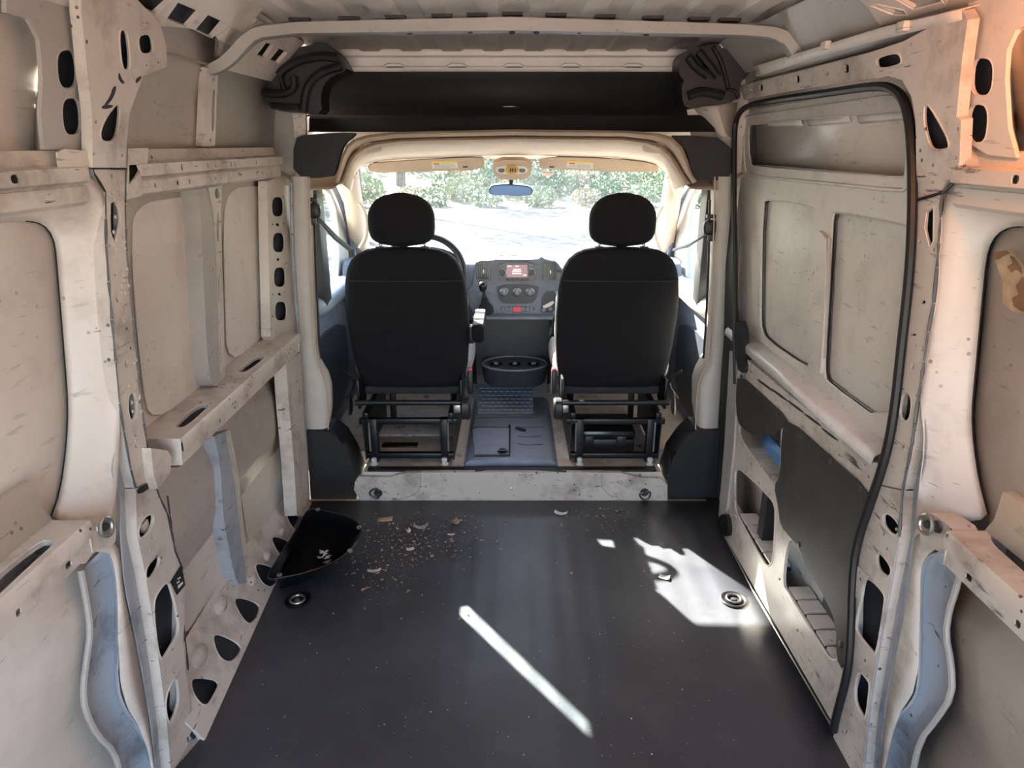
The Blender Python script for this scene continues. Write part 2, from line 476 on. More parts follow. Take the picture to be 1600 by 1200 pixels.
# cross bow
up = [(318, 104), (340, 94), (358, 78), (376, 57), (397, 43), (460, 35), (800, 27), (1150, 38), (1215, 43), (1243, 55), (1262, 78), (1270, 96)]
lo = [(322, 118), (346, 110), (366, 96), (385, 74), (402, 58), (460, 51), (800, 46), (1150, 53), (1205, 57), (1227, 68), (1240, 86), (1246, 104)]
lo2 = [(324, 121), (348, 113), (368, 100), (388, 79), (405, 63), (460, 56), (800, 51), (1150, 58), (1200, 62), (1221, 72), (1232, 90), (1238, 108)]
YB = 2.18
b = B().loft([[onY(x + (4 if x < 800 else -4), y - 3, YB + .02) for x, y in up], [onY(x, y, YB) for x, y in up], [onY(x, y, YB + .012) for x, y in lo], [onY(x, y, YB + .05) for x, y in lo2]], 70)
b.build('cross_bow', 'paint_grey', CE, solid=.004, off=0, angle=50)
b = B()
for hx in (515, 560, 640, 735, 800, 838, 905, 985, 1010, 1085, 1110, 1140):
    p = onY(hx, 49.5 + (2.5 if hx > 1000 else 0), YB + .03)
    b.lathe([(.0, .004), (.006 if hx % 2 else .009, .004), (.006 if hx % 2 else .009, -.004)], frame(p, (0, -.35, -1)), 8)
b.build('bow_hole_shade', 'hole_shade', CE)  # dark discs paint the shade of holes in the bow
for i, hx in enumerate((468, 545, 617, 690, 745, 800, 868, 945, 1020, 1092, 1140)):   # black boxes painting the shade in the gaps over the bow
    p = onY(hx, 30 + abs(hx - 800) * .027, YB - .005)
    B().box((p.x - .028, YB - .012, p.z + .010), (p.x + .030, YB + .03, p.z + .018)).build('bow_gap_shade', 'black_rubber', CE)
# sloping roof rails with square windows
RLp = Pl((-.865, 0, 1.72), (0, 1, 0), (.13, 0, .13))
z1 = lambda q: [(u / 3.2, v / 3.2) for u, v in q]
wins = [[(890, 10), (1008, 60), (935, 140), (832, 95)], [(1040, 72), (1125, 112), (1060, 190), (975, 150)], [(1155, 130), (1228, 165), (1170, 232), (1095, 200)], [(745, -70), (875, -10), (780, 75), (650, 22)]]
b = B()
L0 = [(RLp.uv(256, 61)[0] - .5, -.01), (2.235, -.01), (2.235, .215), (RLp.uv(256, 61)[0] - .5, .215)]
b.plate(RLp, L0, [[RLp.uv(*p) for p in z1(w_)] for w_ in wins], px=False, t=.012, lip=.002)
b.build('roof_rail', 'paint', WL)
b = B()
wins2 = [[(1330, 212), (1372, 225), (1325, 292), (1282, 275)], [(1395, 240), (1440, 262), (1390, 318), (1348, 300)]]
b.plate(RLp, [(2.245, -.01), (2.74, -.01), (2.74, .175), (2.245, .175)], [[RLp.uv(*p) for p in z1(w_)] for w_ in wins2], px=False, t=.012, lip=.002)
b.build('roof_rail', 'paint', WL)
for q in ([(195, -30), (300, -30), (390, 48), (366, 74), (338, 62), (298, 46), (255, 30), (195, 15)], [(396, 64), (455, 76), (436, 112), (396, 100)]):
    B().plate(off(RLp, -.028), q, t=.002).build('rail_back', 'hole_shade', WL)  # dark sheet paints the shade inside the rail windows
RRp = Pl((.865, 0, 1.72), (0, 1, 0), (-.13, 0, .13))
z4 = lambda q: [(1100 + u / 3.2, v / 3.2) for u, v in q]
b = B()
b.plate(RRp, [(1.2, .03), (2.74, .03), (2.74, .175), (1.2, .175)], [], px=False, t=.006)
b.build('roof_rail', 'paint_grey', WR)
# box bracket on the right roof rail, near the top of the sliding-door frame
b = B()
RB = Pl((.80, 0, 1.765), (0, 1, 0), (-.16, 0, .07))
b.plate(RB, z4([(780, 0), (820, 40), (880, 130), (1020, 95), (1210, 45), (1215, -20), (1180, -60), (800, -40)]), [z4([(830, 28), (945, 75), (1020, 78), (1000, 50), (870, 22)]), z4([(950, -5), (1050, 48), (1195, 12), (1170, -30), (1000, -35)])], t=.01, box=.05, lip=.003)
b.build('roof_bracket', 'paint', WR)

# ---- front end of the roof: header strip, black cap panel, shelf
WF = thing('wall_front', (0, 2.8, 1.5), 'black roof cap lining above the opening to the cab', 'wall', kind='structure')
b = B()
nn = 60
prof = [(2.895, 1.836), (2.905, 1.818), (2.912, 1.812)]
top = []
for k in range(nn + 1):
    x = -.66 + 1.33 * k / nn
    s = ((x + .05) / .23) % 1
    dip = .012 * (1 if .1 < s < .38 else 0)
    top.append((x, dip))
rowsY = [(2.895, 1.84, 0), (2.905, 1.82, 0), (2.93, 1.816, 0), (2.94, 1.787, 1), (2.955, 1.784, 1), (2.96, 1.768, 0)]
vs = [(x, y, z + d * k) for y, z, k in rowsY for x, d in top]; n = nn + 1
b.add(vs, [(i * n + j, i * n + j + 1, (i + 1) * n + j + 1, (i + 1) * n + j) for i in range(len(rowsY) - 1) for j in range(nn)])
b.build('roof_header', 'paint_roof', WF, solid=.003)
b = B().strip([(0, 0)], 0, 0)
b = B()
capp = [(2.955, 1.785), (3.02, 1.74), (3.04, 1.69), (3.0, 1.64), (2.90, 1.606), (2.86, 1.602)]
vs = [(x, y, z) for y, z in capp for x in (-.80, .80)]
b.add(vs, [(2 * i, 2 * i + 1, 2 * i + 3, 2 * i + 2) for i in range(len(capp) - 1)])
b.build('cap_panel', 'cap_panel', WF, solid=.004, angle=60)
b = B()
sh = [(2.87, 1.604), (2.845, 1.602), (2.838, 1.594), (2.815, 1.55), (2.80, 1.545)]
vs = [(x * (1 - .0 * i), y, z) for i, (y, z) in enumerate(sh) for x in (-.775, .775)]
b.add(vs, [(2 * i, 2 * i + 1, 2 * i + 3, 2 * i + 2) for i in range(len(sh) - 1)])
b.build('cap_shelf', 'trim_black', WF, solid=.004)
zz5 = lambda q: [(390 + u / 5, 50 + v / 5) for u, v in q]
zz6 = lambda q: [(1040 + u / 5, 50 + v / 5) for u, v in q]
YC = PY(2.80)
B().plate(PY(2.835), zz5([(465, 665), (600, 660), (625, 668), (545, 775), (465, 775)]), t=.02).build('shelf_bracket', 'black_plastic', WF)
B().plate(YC, zz5([(345, 830), (440, 800), (825, 780), (820, 815), (740, 870), (700, 980), (670, 1100), (640, 1135), (340, 1150)]), t=.03, rnd=1).build('corner_panel', 'trim_black', WF)
B().plate(YC, zz6([(60, 800), (520, 830), (530, 1170), (240, 1145), (200, 1110), (185, 1000), (150, 900), (60, 830)]), t=.03, rnd=1).build('corner_panel', 'trim_black', WF)
# painted corner returns beside the cap
B().plate(PY(2.86), [(415, 165), (478, 160), (480, 215), (455, 290), (415, 290)], t=.004).build('corner_return', 'paint_grey', WF)
B().plate(PY(2.83), zz5([(360, 620), (435, 630), (440, 810), (350, 825), (335, 640)]), t=.004).build('corner_return', 'paint', WF)
B().plate(PY(2.86), [(1070, 150), (1185, 140), (1185, 290), (1135, 290), (1080, 215)], t=.004).build('corner_return', 'paint', WF)
B().loft([[onY(1083, 168, 2.86), onY(1120, 212, 2.82)], [onY(1120, 165, 2.80), onY(1135, 214, 2.79)], [onX(1152, 160, .86), onX(1143, 214, .85)]], 6).build('corner_return', 'paint', WF, solid=.003)

# ================================================================== LEFT WALL
LP = PX(-.86)
LU = Pl((-.86, 0, 1.40), (0, 1, 0), (.15, 0, 1))
small = lambda q, s=1.0: [oval(x, y, w_ * s, h_ * s, 0, 10, 2.2) for x, y, w_, h_ in q]
# main pillar, three boxed pressings
b = B()
b.plate(LU, [(127, -30), (127, 19), (137, 119), (144, 175), (145, 262), (197, 262), (198, 225), (202, 178), (215, 142), (225, 118), (261, 104), (260, 75), (250, 36), (215, 0), (190, -30)],
        [oval(195, 78, 15, 66, -5), oval(228, 69, 23, 33, -8), chaikin([(190, 152), (184, 220), (160, 224), (155, 207), (166, 181)], 2)] + small([(150, 190, 4, 6), (147, 240, 4, 5), (191, 243, 3, 5)]), t=.006, box=.022, lip=.003, lips=(0, 1, 2))
b.build('pillar_head', 'paint_worn', WL)
b = B()
b.plate(LP, [(145, 264), (148, 272), (165, 300), (166, 384), (170, 441), (175, 500), (181, 566), (187, 631), (194, 675), (205, 735), (212, 762), (238, 748), (234, 720), (225, 662), (216, 581), (208, 500), (203, 450), (198, 394), (196, 319), (197, 264)],
        [[(173, 317), (180, 314), (187, 325), (189, 347), (180, 381), (173, 362)], chaikin([(199, 617), (212, 611), (216, 647), (203, 662)], 2)] + small([(184, 467, 5, 10), (198, 569, 5, 13), (171, 384, 3, 6), (191, 371, 3, 6), (175, 275, 3, 6), (185, 541, 3, 7), (213, 594, 3, 6), (193, 613, 3, 5), (212, 680, 3, 6), (213, 697, 4, 6), (180, 430, 3, 4), (190, 500, 3, 4)]), t=.006, box=.07, lip=.002, lips=(0, 1), hrnd=0)
b.build('pillar_column', 'paint_worn', WL)
q7 = lambda q: [(130 + u / 2.61, 720 + v / 2.61) for u, v in q]
b = B()
b.plate(LP, [(212, 764), (214, 835), (226, 892), (239, 969), (251, 1053), (262, 1141), (268, 1215), (308, 1215), (306, 1180), (299, 1103), (291, 1060), (287, 1000), (289, 919), (285, 889), (274, 862), (262, 804), (250, 778), (239, 750)],
        [chaikin(q7([(232, 250), (270, 212), (290, 222), (280, 275), (240, 322), (222, 305)]), 2), chaikin(q7([(258, 430), (300, 385), (314, 398), (302, 440), (268, 488), (252, 475)]), 2),
         chaikin(q7([(285, 590), (300, 540), (345, 485), (362, 530), (388, 640), (390, 700), (350, 770), (318, 820), (300, 750)]), 2), chaikin(q7([(335, 960), (378, 870), (388, 930), (390, 990), (355, 1080), (338, 1040)]), 2)]
        + small([(226, 803, 3, 6), (217, 805, 3, 6), (238, 838, 4, 7), (220, 857, 3, 5), (232, 861, 4, 7), (272, 1050, 3, 5), (262, 1065, 3, 5), (285, 1116, 3, 6), (295, 1155, 6, 10)]), t=.006, box=.09, lip=.0035, lips=(0, 1, 2, 3))
b.build('pillar_foot', 'paint_worn', WL)
B().plate(off(LU, -.020), [(127, -30), (127, 19), (137, 119), (144, 175), (145, 262), (197, 262), (198, 225), (202, 178), (215, 142), (225, 118), (261, 104), (260, 75), (250, 36), (215, 0), (190, -30)], t=.002).build('hole_shade_sheet', 'hole_shade', WL)  # near-black sheets close behind the holes paint their inner shade
B().plate(off(LP, -.028), [(145, 264), (148, 272), (165, 300), (166, 384), (170, 441), (175, 500), (181, 566), (187, 631), (194, 675), (205, 735), (212, 762), (238, 748), (234, 720), (225, 662), (216, 581), (208, 500), (203, 450), (198, 394), (196, 319), (197, 264)], t=.002).build('hole_shade_sheet', 'hole_shade', WL)
B().plate(off(LP, -.032), [(212, 764), (214, 835), (226, 892), (239, 969), (251, 1053), (262, 1141), (268, 1215), (308, 1215), (306, 1180), (299, 1103), (291, 1060), (287, 1000), (289, 919), (285, 889), (274, 862), (262, 804), (250, 778), (239, 750)], t=.002).build('hole_shade_sheet', 'hole_shade', WL)
# hinge tab in the first oval and the black sticker
p = onX(226, 822, -.875)
B().box((p.x - .004, p.y - .012, p.z - .012), (p.x + .004, p.y + .012, p.z + .012)).build('clip', 'paint', WL)
# sealed seam channel behind the pillar (blue grey)
b = B()
rl = [(190, 672), (172, 730), (180, 762), (189, 781), (187, 827), (193, 912), (212, 996), (230, 1095), (240, 1172), (246, 1220)]
rr = [(192, 672), (203, 735), (212, 762), (214, 837), (226, 892), (239, 969), (251, 1053), (262, 1141), (268, 1200), (270, 1225)]
rm = [((a[0] + c[0]) / 2, (a[1] + c[1]) / 2) for a, c in zip(rl, rr)]
b.loft([[onX(*p, -.862) for p in rr], [onX(*p, -.884) for p in [(q[0] * .8 + r[0] * .2, q[1] * .8 + r[1] * .2) for q, r in zip(rr, rl)]], [onX(*p, -.886) for p in [(q[0] * .2 + r[0] * .8, q[1] * .2 + r[1] * .8) for q, r in zip(rr, rl)]], [onX(*p, -.868) for p in rl]], 40, smooth=1)
b.build('seam_channel', 'sealer_blue', WL, solid=.002)
# frame pressing of the rear bay (arched window-like recess)
A0 = [(-330, 392), (-100, 360), (0, 348), (42, 344), (63, 347), (77, 358), (87, 378), (91, 420), (97, 494), (103, 566), (108, 635), (105, 700), (95, 770), (82, 806)]
A1 = [(-330, 378), (-100, 348), (0, 337), (45, 333), (71, 337), (87, 351), (97, 375), (101, 420), (107, 494), (113, 566), (118, 635), (115, 700), (105, 770), (90, 812)]
A2 = [(-330, 345), (-100, 320), (0, 312), (60, 305), (100, 305), (128, 322), (143, 360), (149, 420), (156, 494), (163, 566), (166, 635), (164, 700), (150, 770), (140, 832)]
A3 = [(-330, 335), (-100, 310), (0, 300), (75, 293), (122, 290), (150, 306), (160, 350), (163, 420), (169, 494), (176, 566), (182, 635), (174, 700), (172, 770), (160, 840)]
A4 = [(-330, 322), (-100, 300), (0, 290), (75, 284), (140, 272), (163, 300), (166, 350), (168, 420), (175, 500), (181, 566), (187, 631), (188, 690), (182, 762), (178, 845)]
b = B().loft([[onX(*p, -.938) for p in A0], [onX(*p, -.925) for p in A1], [onX(*p, -.888) for p in A2], [onX(*p, -.872) for p in A3], [onX(*p, -.863) for p in A4]], 60, smooth=1)
b.build('bay_frame', 'paint', WL, solid=.002, angle=60)
b = B().tube([onX(*p, -.942) for p in A0[3:]], .004, 6, smooth=1); b.build('panel_seam', 'black_rubber', WL)
# lower rear bay: channel with rolled edge
C0 = [(157, 862), (176, 865), (184, 920), (185, 990), (184, 1077), (199, 1112), (224, 1147), (236, 1175), (240, 1215)]
C1 = [(126, 890), (134, 930), (142, 985), (136, 1025), (130, 1075), (133, 1110), (152, 1148), (178, 1172), (190, 1215)]
mixp = lambda P, Q, k: [(a[0] * (1 - k) + c[0] * k, a[1] * (1 - k) + c[1] * k) for a, c in zip(P, Q)]
b = B().loft([[onX(*p, -.872) for p in C0], [onX(*p, -.905) for p in mixp(C0, C1, .12)], [onX(*p, -.915) for p in mixp(C0, C1, .55)], [onX(*p, -.905) for p in mixp(C0, C1, .9)], [onX(*p, -.90) for p in C1]], 40, smooth=1)
b.build('bay_channel', 'sealer_blue', WL, solid=.002)
b = B().tube([onX(*p, -.902) for p in C1], .007, 8, smooth=1); b.build('rolled_edge', 'paint_grey', WL)
b = B().loft([[onX(*p, -.868) for p in [(160, 838), (182, 850), (188, 870), (190, 915), (208, 1000), (226, 1095), (238, 1175), (243, 1215)]], [onX(*p, -.871) for p in [(140, 862), (157, 862), (176, 866), (184, 925), (185, 1000), (190, 1090), (226, 1150), (240, 1215)]]], 30, smooth=1)
b.build('bay_web', 'paint', WL, solid=.003)
# waist rails (upper) front and rear bay
def waist_rail(y0, y1, holes_u, holes_l, name='waist_rail', sx=-1, par=WL):
    b = B()
    b.strip([(sx * .96, 1.488), (sx * .884, 1.488), (sx * .876, 1.462), (sx * .852, 1.456)], y0, y1)
    b.strip([(sx * .852, 1.430), (sx * .868, 1.424), (sx * .868, 1.418)], y0, y1)
    b.strip([(sx * .864, 1.390), (sx * .875, 1.382), (sx * .95, 1.380)], y0, y1)
    up_, lo_ = Pl((sx * .852, 0, 0), (0, 1, 0), (0, 0, 1)), Pl((sx * .864, 0, 0), (0, 1, 0), (0, 0, 1))
    b.plate(up_, [(y0, 1.430), (y1, 1.430), (y1, 1.456), (y0, 1.456)], [oval(y, 1.443, w_, .016, 0, 8) for y, w_ in holes_u], px=False, t=.003)
    b.plate(lo_, [(y0, 1.390), (y1, 1.390), (y1, 1.420), (y0, 1.420)], [oval(y, 1.405, w_, .012, 0, 8) for y, w_ in holes_l], px=False, t=.003)
    return b.build(name, 'paint_worn', par)
waist_rail(1.66, 2.70, [(1.87, .012), (2.03, .012), (2.2, .012), (2.23, .009), (2.42, .012), (2.55, .006)], [(1.74, .01), (1.86, .014), (1.93, .012), (2.1, .008), (2.3, .008), (2.44, .012), (2.5, .01)])
waist_rail(.80, 1.455, [(1.235, .022), (1.0, .012)], [])
# end gusset of the front rail with its dark triangular opening
b = B()
b.plate(PX(-.856), [(200, 232), (232, 231), (230, 262), (221, 268), (221, 306), (199, 312)], [[(202, 258), (216, 257), (219, 266), (212, 278), (202, 289)]], t=.005)
b.build('rail_gusset', 'paint_worn', WL)
b = B()
b.plate(PX(-.858), [(90, 238), (100, 233), (144, 236), (144, 262), (110, 266), (93, 262)], [small([(140, 251, 3, 4)])[0]], t=.004)
b.build('rail_gusset', 'paint', WL)
# upper skin: stiffening rib with a long slot
SU = Pl((-.925, 0, 1.40), (0, 1, 0), (.16, 0, 1))
b = B(); b.plate(SU, [(322, 106), (341, 108), (336, 229), (316, 229)], [oval(333.5, 172, 6, 68, 2), oval(334, 124, 3, 5), oval(329, 219, 3, 6)], t=.004, box=.02, lip=.002, lips=(0,))
b.build('roof_rib', 'paint', WL)
# rear upper bay: flank with two ovals, then recessed panel edge
b = B()
LU2 = Pl((-.885, 0, 1.40), (0, 1, 0), (.13, 0, 1))
b.plate(LU2, [(10, -40), (122, -40), (128, 19), (137, 119), (144, 175), (144, 234), (70, 234), (64, 180), (67, 125), (62, 62), (45, 30), (10, 20)], [oval(106, 108, 33, 62, -4), oval(113, 182, 31, 60, -4)], t=.008, lip=.002)
b.build('upper_flank', 'paint_grey', WL)  # grey here paints in the shade of a face turned away
b = B().loft([[onX(*p, -.885) for p in [(-40, 16), (10, 18), (45, 30), (62, 62), (67, 125), (64, 180), (66, 236)]], [onX(*p, -.925) for p in [(-40, 22), (6, 25), (36, 36), (52, 66), (57, 125), (54, 180), (56, 236)]]], 30, smooth=1)
b.build('upper_lip', 'paint_grey', WL, solid=.003)
B().plate(off(LU2, -.025), [(76, 60), (128, 60), (138, 130), (143, 200), (143, 226), (80, 226), (78, 150)], t=.002).build('flank_back', 'hole_shade', WL)  # dark sheet for the shade seen through the ovals
# mid panels: divider ribs
def rib(name, L_, R_, w_, mat, slots=(), box=.05, par=WL, sx=-1):
    b = B(); pl = PX(sx * w_)
    b.plate(pl, chaikin(L_, 1, False) + chaikin(R_, 1, False)[::-1], slots, t=.005, box=box)
    return b.build(name, mat, par)
rib('panel_rib', [(306, 296), (314, 330), (316, 400), (320, 470), (324, 560), (330, 597), (334, 603)], [(322, 294), (333, 340), (338, 400), (340, 470), (341, 540), (344, 602)], .898, 'paint_grey')
rib('rib_flange', [(326, 293), (334, 340), (338, 400), (340, 470), (342, 540), (344, 602)], [(347, 290), (345, 340), (347, 400), (349, 470), (350, 540), (352, 598)], .905, 'paint_worn', [oval(340, 302, 8, 16), oval(341, 355, 4, 46), oval(343, 450, 3.4, 42), oval(346, 548, 3.4, 36), oval(343, 503, 3, 6)], .03)
rib('lower_rib', [(335, 682), (341, 710), (346, 745), (347, 780), (350, 815), (358, 860), (366, 897), (373, 913)], [(350, 674), (357, 702), (364, 740), (369, 775), (373, 815), (379, 860), (384, 890), (386, 911)], .905, 'sealer_blue')
rib('lower_rib_flange', [(352, 674), (359, 702), (365, 740), (370, 775), (374, 815), (380, 860), (385, 911)], [(359, 671), (366, 702), (372, 740), (376, 775), (380, 815), (385, 860), (388, 907)], .91, 'paint_worn', [oval(362.5, 700, 2.2, 24, -8), oval(373, 775, 2.2, 24, -4), oval(382, 858, 2.2, 22, -4)], .02)
# pressed inner panels, proud seam round each
for nm, q in (('pressed_panel', [(207, 318), (304, 303), (312, 340), (314, 400), (318, 470), (322, 560), (326, 598), (236, 664), (224, 600), (214, 500), (207, 400)]),
              ('pressed_panel', [(352, 296), (408, 289), (416, 300), (418, 400), (419, 500), (412, 527), (356, 572), (353, 480), (350, 380)]),
              ('pressed_panel', [(262, 775), (333, 700), (344, 760), (348, 815), (362, 895), (366, 906), (292, 1000), (282, 960), (272, 880)]),
              ('pressed_panel', [(364, 690), (436, 600), (447, 640), (452, 760), (444, 778), (392, 850), (386, 830), (376, 760)])):
    b = B(); b.plate(PX(-.946 if q[0][1] > 600 else -.945), q, t=.003, rnd=2); b.build(nm, 'paint_skin', WL)
# front column with four ovals, then the narrow post below it
b = B()
b.plate(PX(-.90), [(418, 283), (449, 271), (454, 380), (459, 470), (468, 548), (447, 562), (423, 526), (421, 450), (419, 360)],
        [oval(434, 323, 19, 32), oval(435.5, 379, 19, 32), oval(437, 433, 19, 32), oval(439, 486, 19, 31)] + small([(426, 351, 3, 4), (434, 351, 6, 5), (443, 349, 3, 4), (435, 405.5, 6, 5), (427, 460, 3, 4), (437, 459.5, 6, 5), (446, 457, 3, 4), (426, 494, 3, 4), (443, 307, 3, 3)]), t=.005, box=.035, lip=.0025, lips=(0, 1, 2, 3))
b.build('front_column', 'paint', WL)
B().plate(off(PX(-.90), -.02), [(418, 283), (449, 271), (454, 380), (459, 470), (468, 548), (447, 562), (423, 526), (421, 450), (419, 360)], t=.002).build('hole_shade_sheet', 'hole_shade', WL)
b = B()
b.plate(PX(-.868), [(447, 564), (470, 552), (474, 640), (479, 720), (483, 806), (464, 806), (459, 720), (452, 640)], small([(453, 600, 3, 6), (457, 640, 3, 6), (461, 680, 3, 5), (468, 610, 3, 4), (464, 720, 3, 6), (470, 760, 3, 6)]), t=.005, box=.05)
b.build('front_post', 'paint_worn', WL)
b = B(); b.plate(PX(-.925), [(428, 592), (448, 574), (453, 640), (460, 720), (464, 775), (446, 785), (440, 720), (446, 660)], t=.004, rnd=1); b.build('corner_shade', 'sealer_blue', WL)  # blue grey strip painting the shade in the deep corner
# mid ledges with slots
LZ = PZ(.805)
def mid_ledge(y0, y1, slots, sx=-1, par=WL, fr=.828, holes=()):
    b = B()
    xo, xi = sx * .955, sx * fr
    b.plate(LZ, [(xo, y0), (xi, y0), (xi, y1), (xo, y1)], [[LZ.uv(*p) for p in chaikin(s_, 2)] for s_ in slots], px=False, t=.012, lip=.002)
    b.strip([(xi, .805), (xi - sx * .004, .798), (xi - sx * .004, .772), (xi + sx * .008, .768), (xi + sx * .008, .765)], y0, y1)
    b.plate(PX(xi + sx * .008), [(y0, .732), (y1, .732), (y1, .766), (y0, .766)], [oval(y, .75, w_, .014, 0, 8) for y, w_ in holes], px=False, t=.003)
    b.strip([(xi + sx * .008, .732), (xi + sx * .02, .726), (sx * .95, .724)], y0, y1)
    for y in (y0 + .001, y1 - .001):
        b.add([(xo, y, .80), (xi, y, .80), (xi + sx * .006, y, .732), (sx * .95, y, .725)], [(0, 1, 2, 3)])
    return b.build('mid_ledge', 'paint_worn', par)
mid_ledge(1.585, 2.60, [[(373, 577), (400, 556), (412, 556), (412, 561), (386, 581), (373, 582)], [(274, 661), (310, 631), (327, 631), (325, 637), (290, 668), (274, 668)]], holes=[(1.75, .01), (1.84, .014), (1.97, .01), (2.05, .012), (2.2, .01), (2.33, .012), (2.46, .008)])
mid_ledge(.55, 1.19, [[(-60, 945), (58, 845), (82, 843), (84, 852), (60, 872), (-60, 985)]], holes=[(.98, .015), (1.12, .02)])
b = B().plate(PX(-.838), [(236, 700), (262, 704), (268, 714), (266, 738), (247, 764), (240, 740)], t=.006, box=.03); b.build('ledge_gusset', 'paint_worn', WL)
b = B().plate(PX(-.842), [(132, 846), (150, 826), (176, 800), (182, 828), (180, 852), (150, 858), (128, 888)], t=.006, rnd=1, box=.05); b.build('ledge_gusset', 'paint_worn', WL)
# second step above the rear ledge
b = B().strip([(-.935, .89), (-.915, .888), (-.912, .83), (-.90, .806)], .55, 1.19); b.build('ledge_upstand', 'paint', WL, solid=.002)
# sill with rounded triangular openings
SL = Pl((-.741, 0, .0), (-.0537, 1, 0), (-.085, 0, .135))
b = B()
tri = [[(296, 1060), (318, 1058), (345, 1064), (336, 1085), (322, 1106), (304, 1090)], [(331, 992), (345, 990), (379, 1008), (374, 1024), (358, 1037), (340, 1025)], [(363, 935), (380, 933), (408, 944), (404, 962), (391, 977), (378, 966)],
       [(396, 881), (412, 880), (439, 891), (436, 906), (424, 919), (408, 911)], [(422, 839), (436, 838), (460, 849), (458, 860), (446, 873), (434, 864)], [(446, 804), (458, 802), (478, 811), (476, 822), (467, 832), (456, 824)]]
b.plate(SL, [(1.43, -.004), (2.72, -.004), (2.72, .185), (1.43, .195)], [[SL.uv(*p) for p in chaikin(t_, 2)] for t_ in tri], px=False, t=.006, lip=.003, lips=range(6))
b.build('floor_sill', 'paint_worn', WL)
b = B().plate(SL, [(1.44, -.0), (2.70, -.0), (2.70, .18), (1.44, .18)], px=False, t=.003, d=-.03); b.build('sill_back', 'hole_shade', WL)  # dark sheet painting the shaded hollow behind the sill openings
for t_ in ((tri[1], tri[2], tri[3], tri[4])):       # foam plugs set back in the openings
    cx = sum(p[0] for p in t_) / 6; cy = sum(p[1] for p in t_) / 6
    b = B().plate(SL, [(cx + (p[0] - cx) * .93, cy + (p[1] - cy) * .93) for p in t_], t=.012, d=-.006, rnd=2); b.build('foam_plug', 'trim_black', WL)
# smooth bulges pressed between the openings
for cx, cy, r in ((345, 945, .055), (312, 1025, .06), (395, 905, .045), (418, 868, .04), (440, 830, .035)):
    c = SL.uv(cx, cy)
    R = [[SL.at((c[0] + r * .8 * k * math.cos(a * math.pi / 8), c[1] + r * .42 * k * math.sin(a * math.pi / 8)), h) for a in range(16)] for k, h in ((1, .0006), (.7, .007), (.35, .011), (.05, .012))]
    B().rings(R).build('sill_bulge', 'paint_worn', WL)
# black sticker with three rows of white marks
stk = PX(-.8585)
b = B().plate(stk, [(266, 909), (283, 882), (289, 914), (276, 930)], t=.0008, d=.001); S_ = b.build('sticker', 'trim_black', WL); S_['label'] = 'black sticker with white print'
b = B()
for q in ([(276, 904), (281, 901), (281.6, 903), (277, 906)], [(275, 910), (279.5, 907), (280, 909), (276, 912)], [(277, 915), (284.5, 908.5), (285, 912), (279.5, 918), (277.4, 920)]):
    b.plate(stk, q, t=.0004, d=.0018)
b.build('sticker_print', 'paper_white', S_)

# dark sealer lines where the pressings overlap
for q, w_ in (([(127, 19), (137, 119), (144, 175), (145, 262), (148, 272), (165, 300), (166, 384), (170, 441), (175, 500), (181, 566), (187, 631), (194, 675), (205, 735), (212, 762)], .859),
              ([(197, 264), (196, 319), (198, 394), (203, 450), (208, 500), (216, 581), (225, 662), (234, 720), (239, 749), (250, 778), (262, 804), (274, 862), (285, 889)], .859),
              ([(145, 263), (197, 263)], .858), ([(262, 775), (292, 1020), (300, 1110)], .90)):
    b = B(); P_ = [onX(*p, -w_) for p in q]
    for a, c in zip(P_, P_[1:]):
        n_ = max(1, int((c - a).length / .05))
        for k in range(n_):
            p0_, p1_ = a.lerp(c, k / n_), a.lerp(c, (k + .97) / n_)
            r0 = random.uniform(.0012, .0034); b.tube([p0_, p0_.lerp(p1_, .5), p1_], [r0, random.uniform(.001, .0036), r0], 5)
    b.build('sealer_line', 'dark_zinc', WL)
# spot-weld dimples on the pillar faces
b = B(); random.seed(5)
for k in range(46):
    t0 = random.random(); px_ = 172 + 44 * t0 + random.uniform(-2, 16); py_ = 300 + 430 * t0
    b.lathe([(.0, .002), (.003, .0015), (.005, 0)], frame(onX(px_, py_, -.8598), (1, 0, 0)), 7)
b.build('weld_dimple', 'paint_worn', WL)

# dark adhesive residue left on the pillar
for q, pl in (([(176, 136), (182, 134), (178, 150), (168, 164), (160, 168), (172, 150)], LU), ([(158, 165), (175, 163), (176, 168), (160, 171)], LU), ([(186, 112), (189, 122), (195, 130), (190, 131), (184, 122)], LU), ([(213, 122), (222, 118), (216, 128), (211, 130)], LU), ([(212, 764), (236, 752), (238, 760), (216, 774)], LP)):
    B().plate(pl, q, t=.0008, d=.001, rnd=1).build('residue', 'trim_black', WL)

# ---- unseen rear end added to cut side light: doorway frame, doors swung back
RE = thing('wall_rear', (0, -.5, 0), 'white frame round the open rear doorway', 'wall', kind='structure')
B().box((-.955, -.53, 1.66), (.955, -.47, 1.95)).build('rear_header', 'paint', RE)
for m in (-1, 1): B().box((min(m * .955, m * .80), -.53, -.06), (max(m * .955, m * .80), -.47, 1.66)).build('corner_post', 'paint', RE)
for m, n_ in ((-1, 4), (1, 5)):
    t_ = thing('door_%d' % n_, (m * .93, -.95, 0), 'white rear door swung open on the %s side' % ('driver' if m < 0 else 'sliding door'), 'door', kind='structure')
    B().box((m * .93 - .03, -1.36, -.05), (m * .93 + .03, -.54, 1.66), ch=.012).build('door_shell', 'paint_door', t_)
    B().box((m * .895 - .008, -1.28, .12), (m * .895 + .008, -.64, .78), ch=.02).build('door_pressing', 'paint_door', t_)
    B().box((m * .895 - .008, -1.28, .92), (m * .895 + .008, -.64, 1.54), ch=.02).build('door_pressing', 'paint_door', t_)

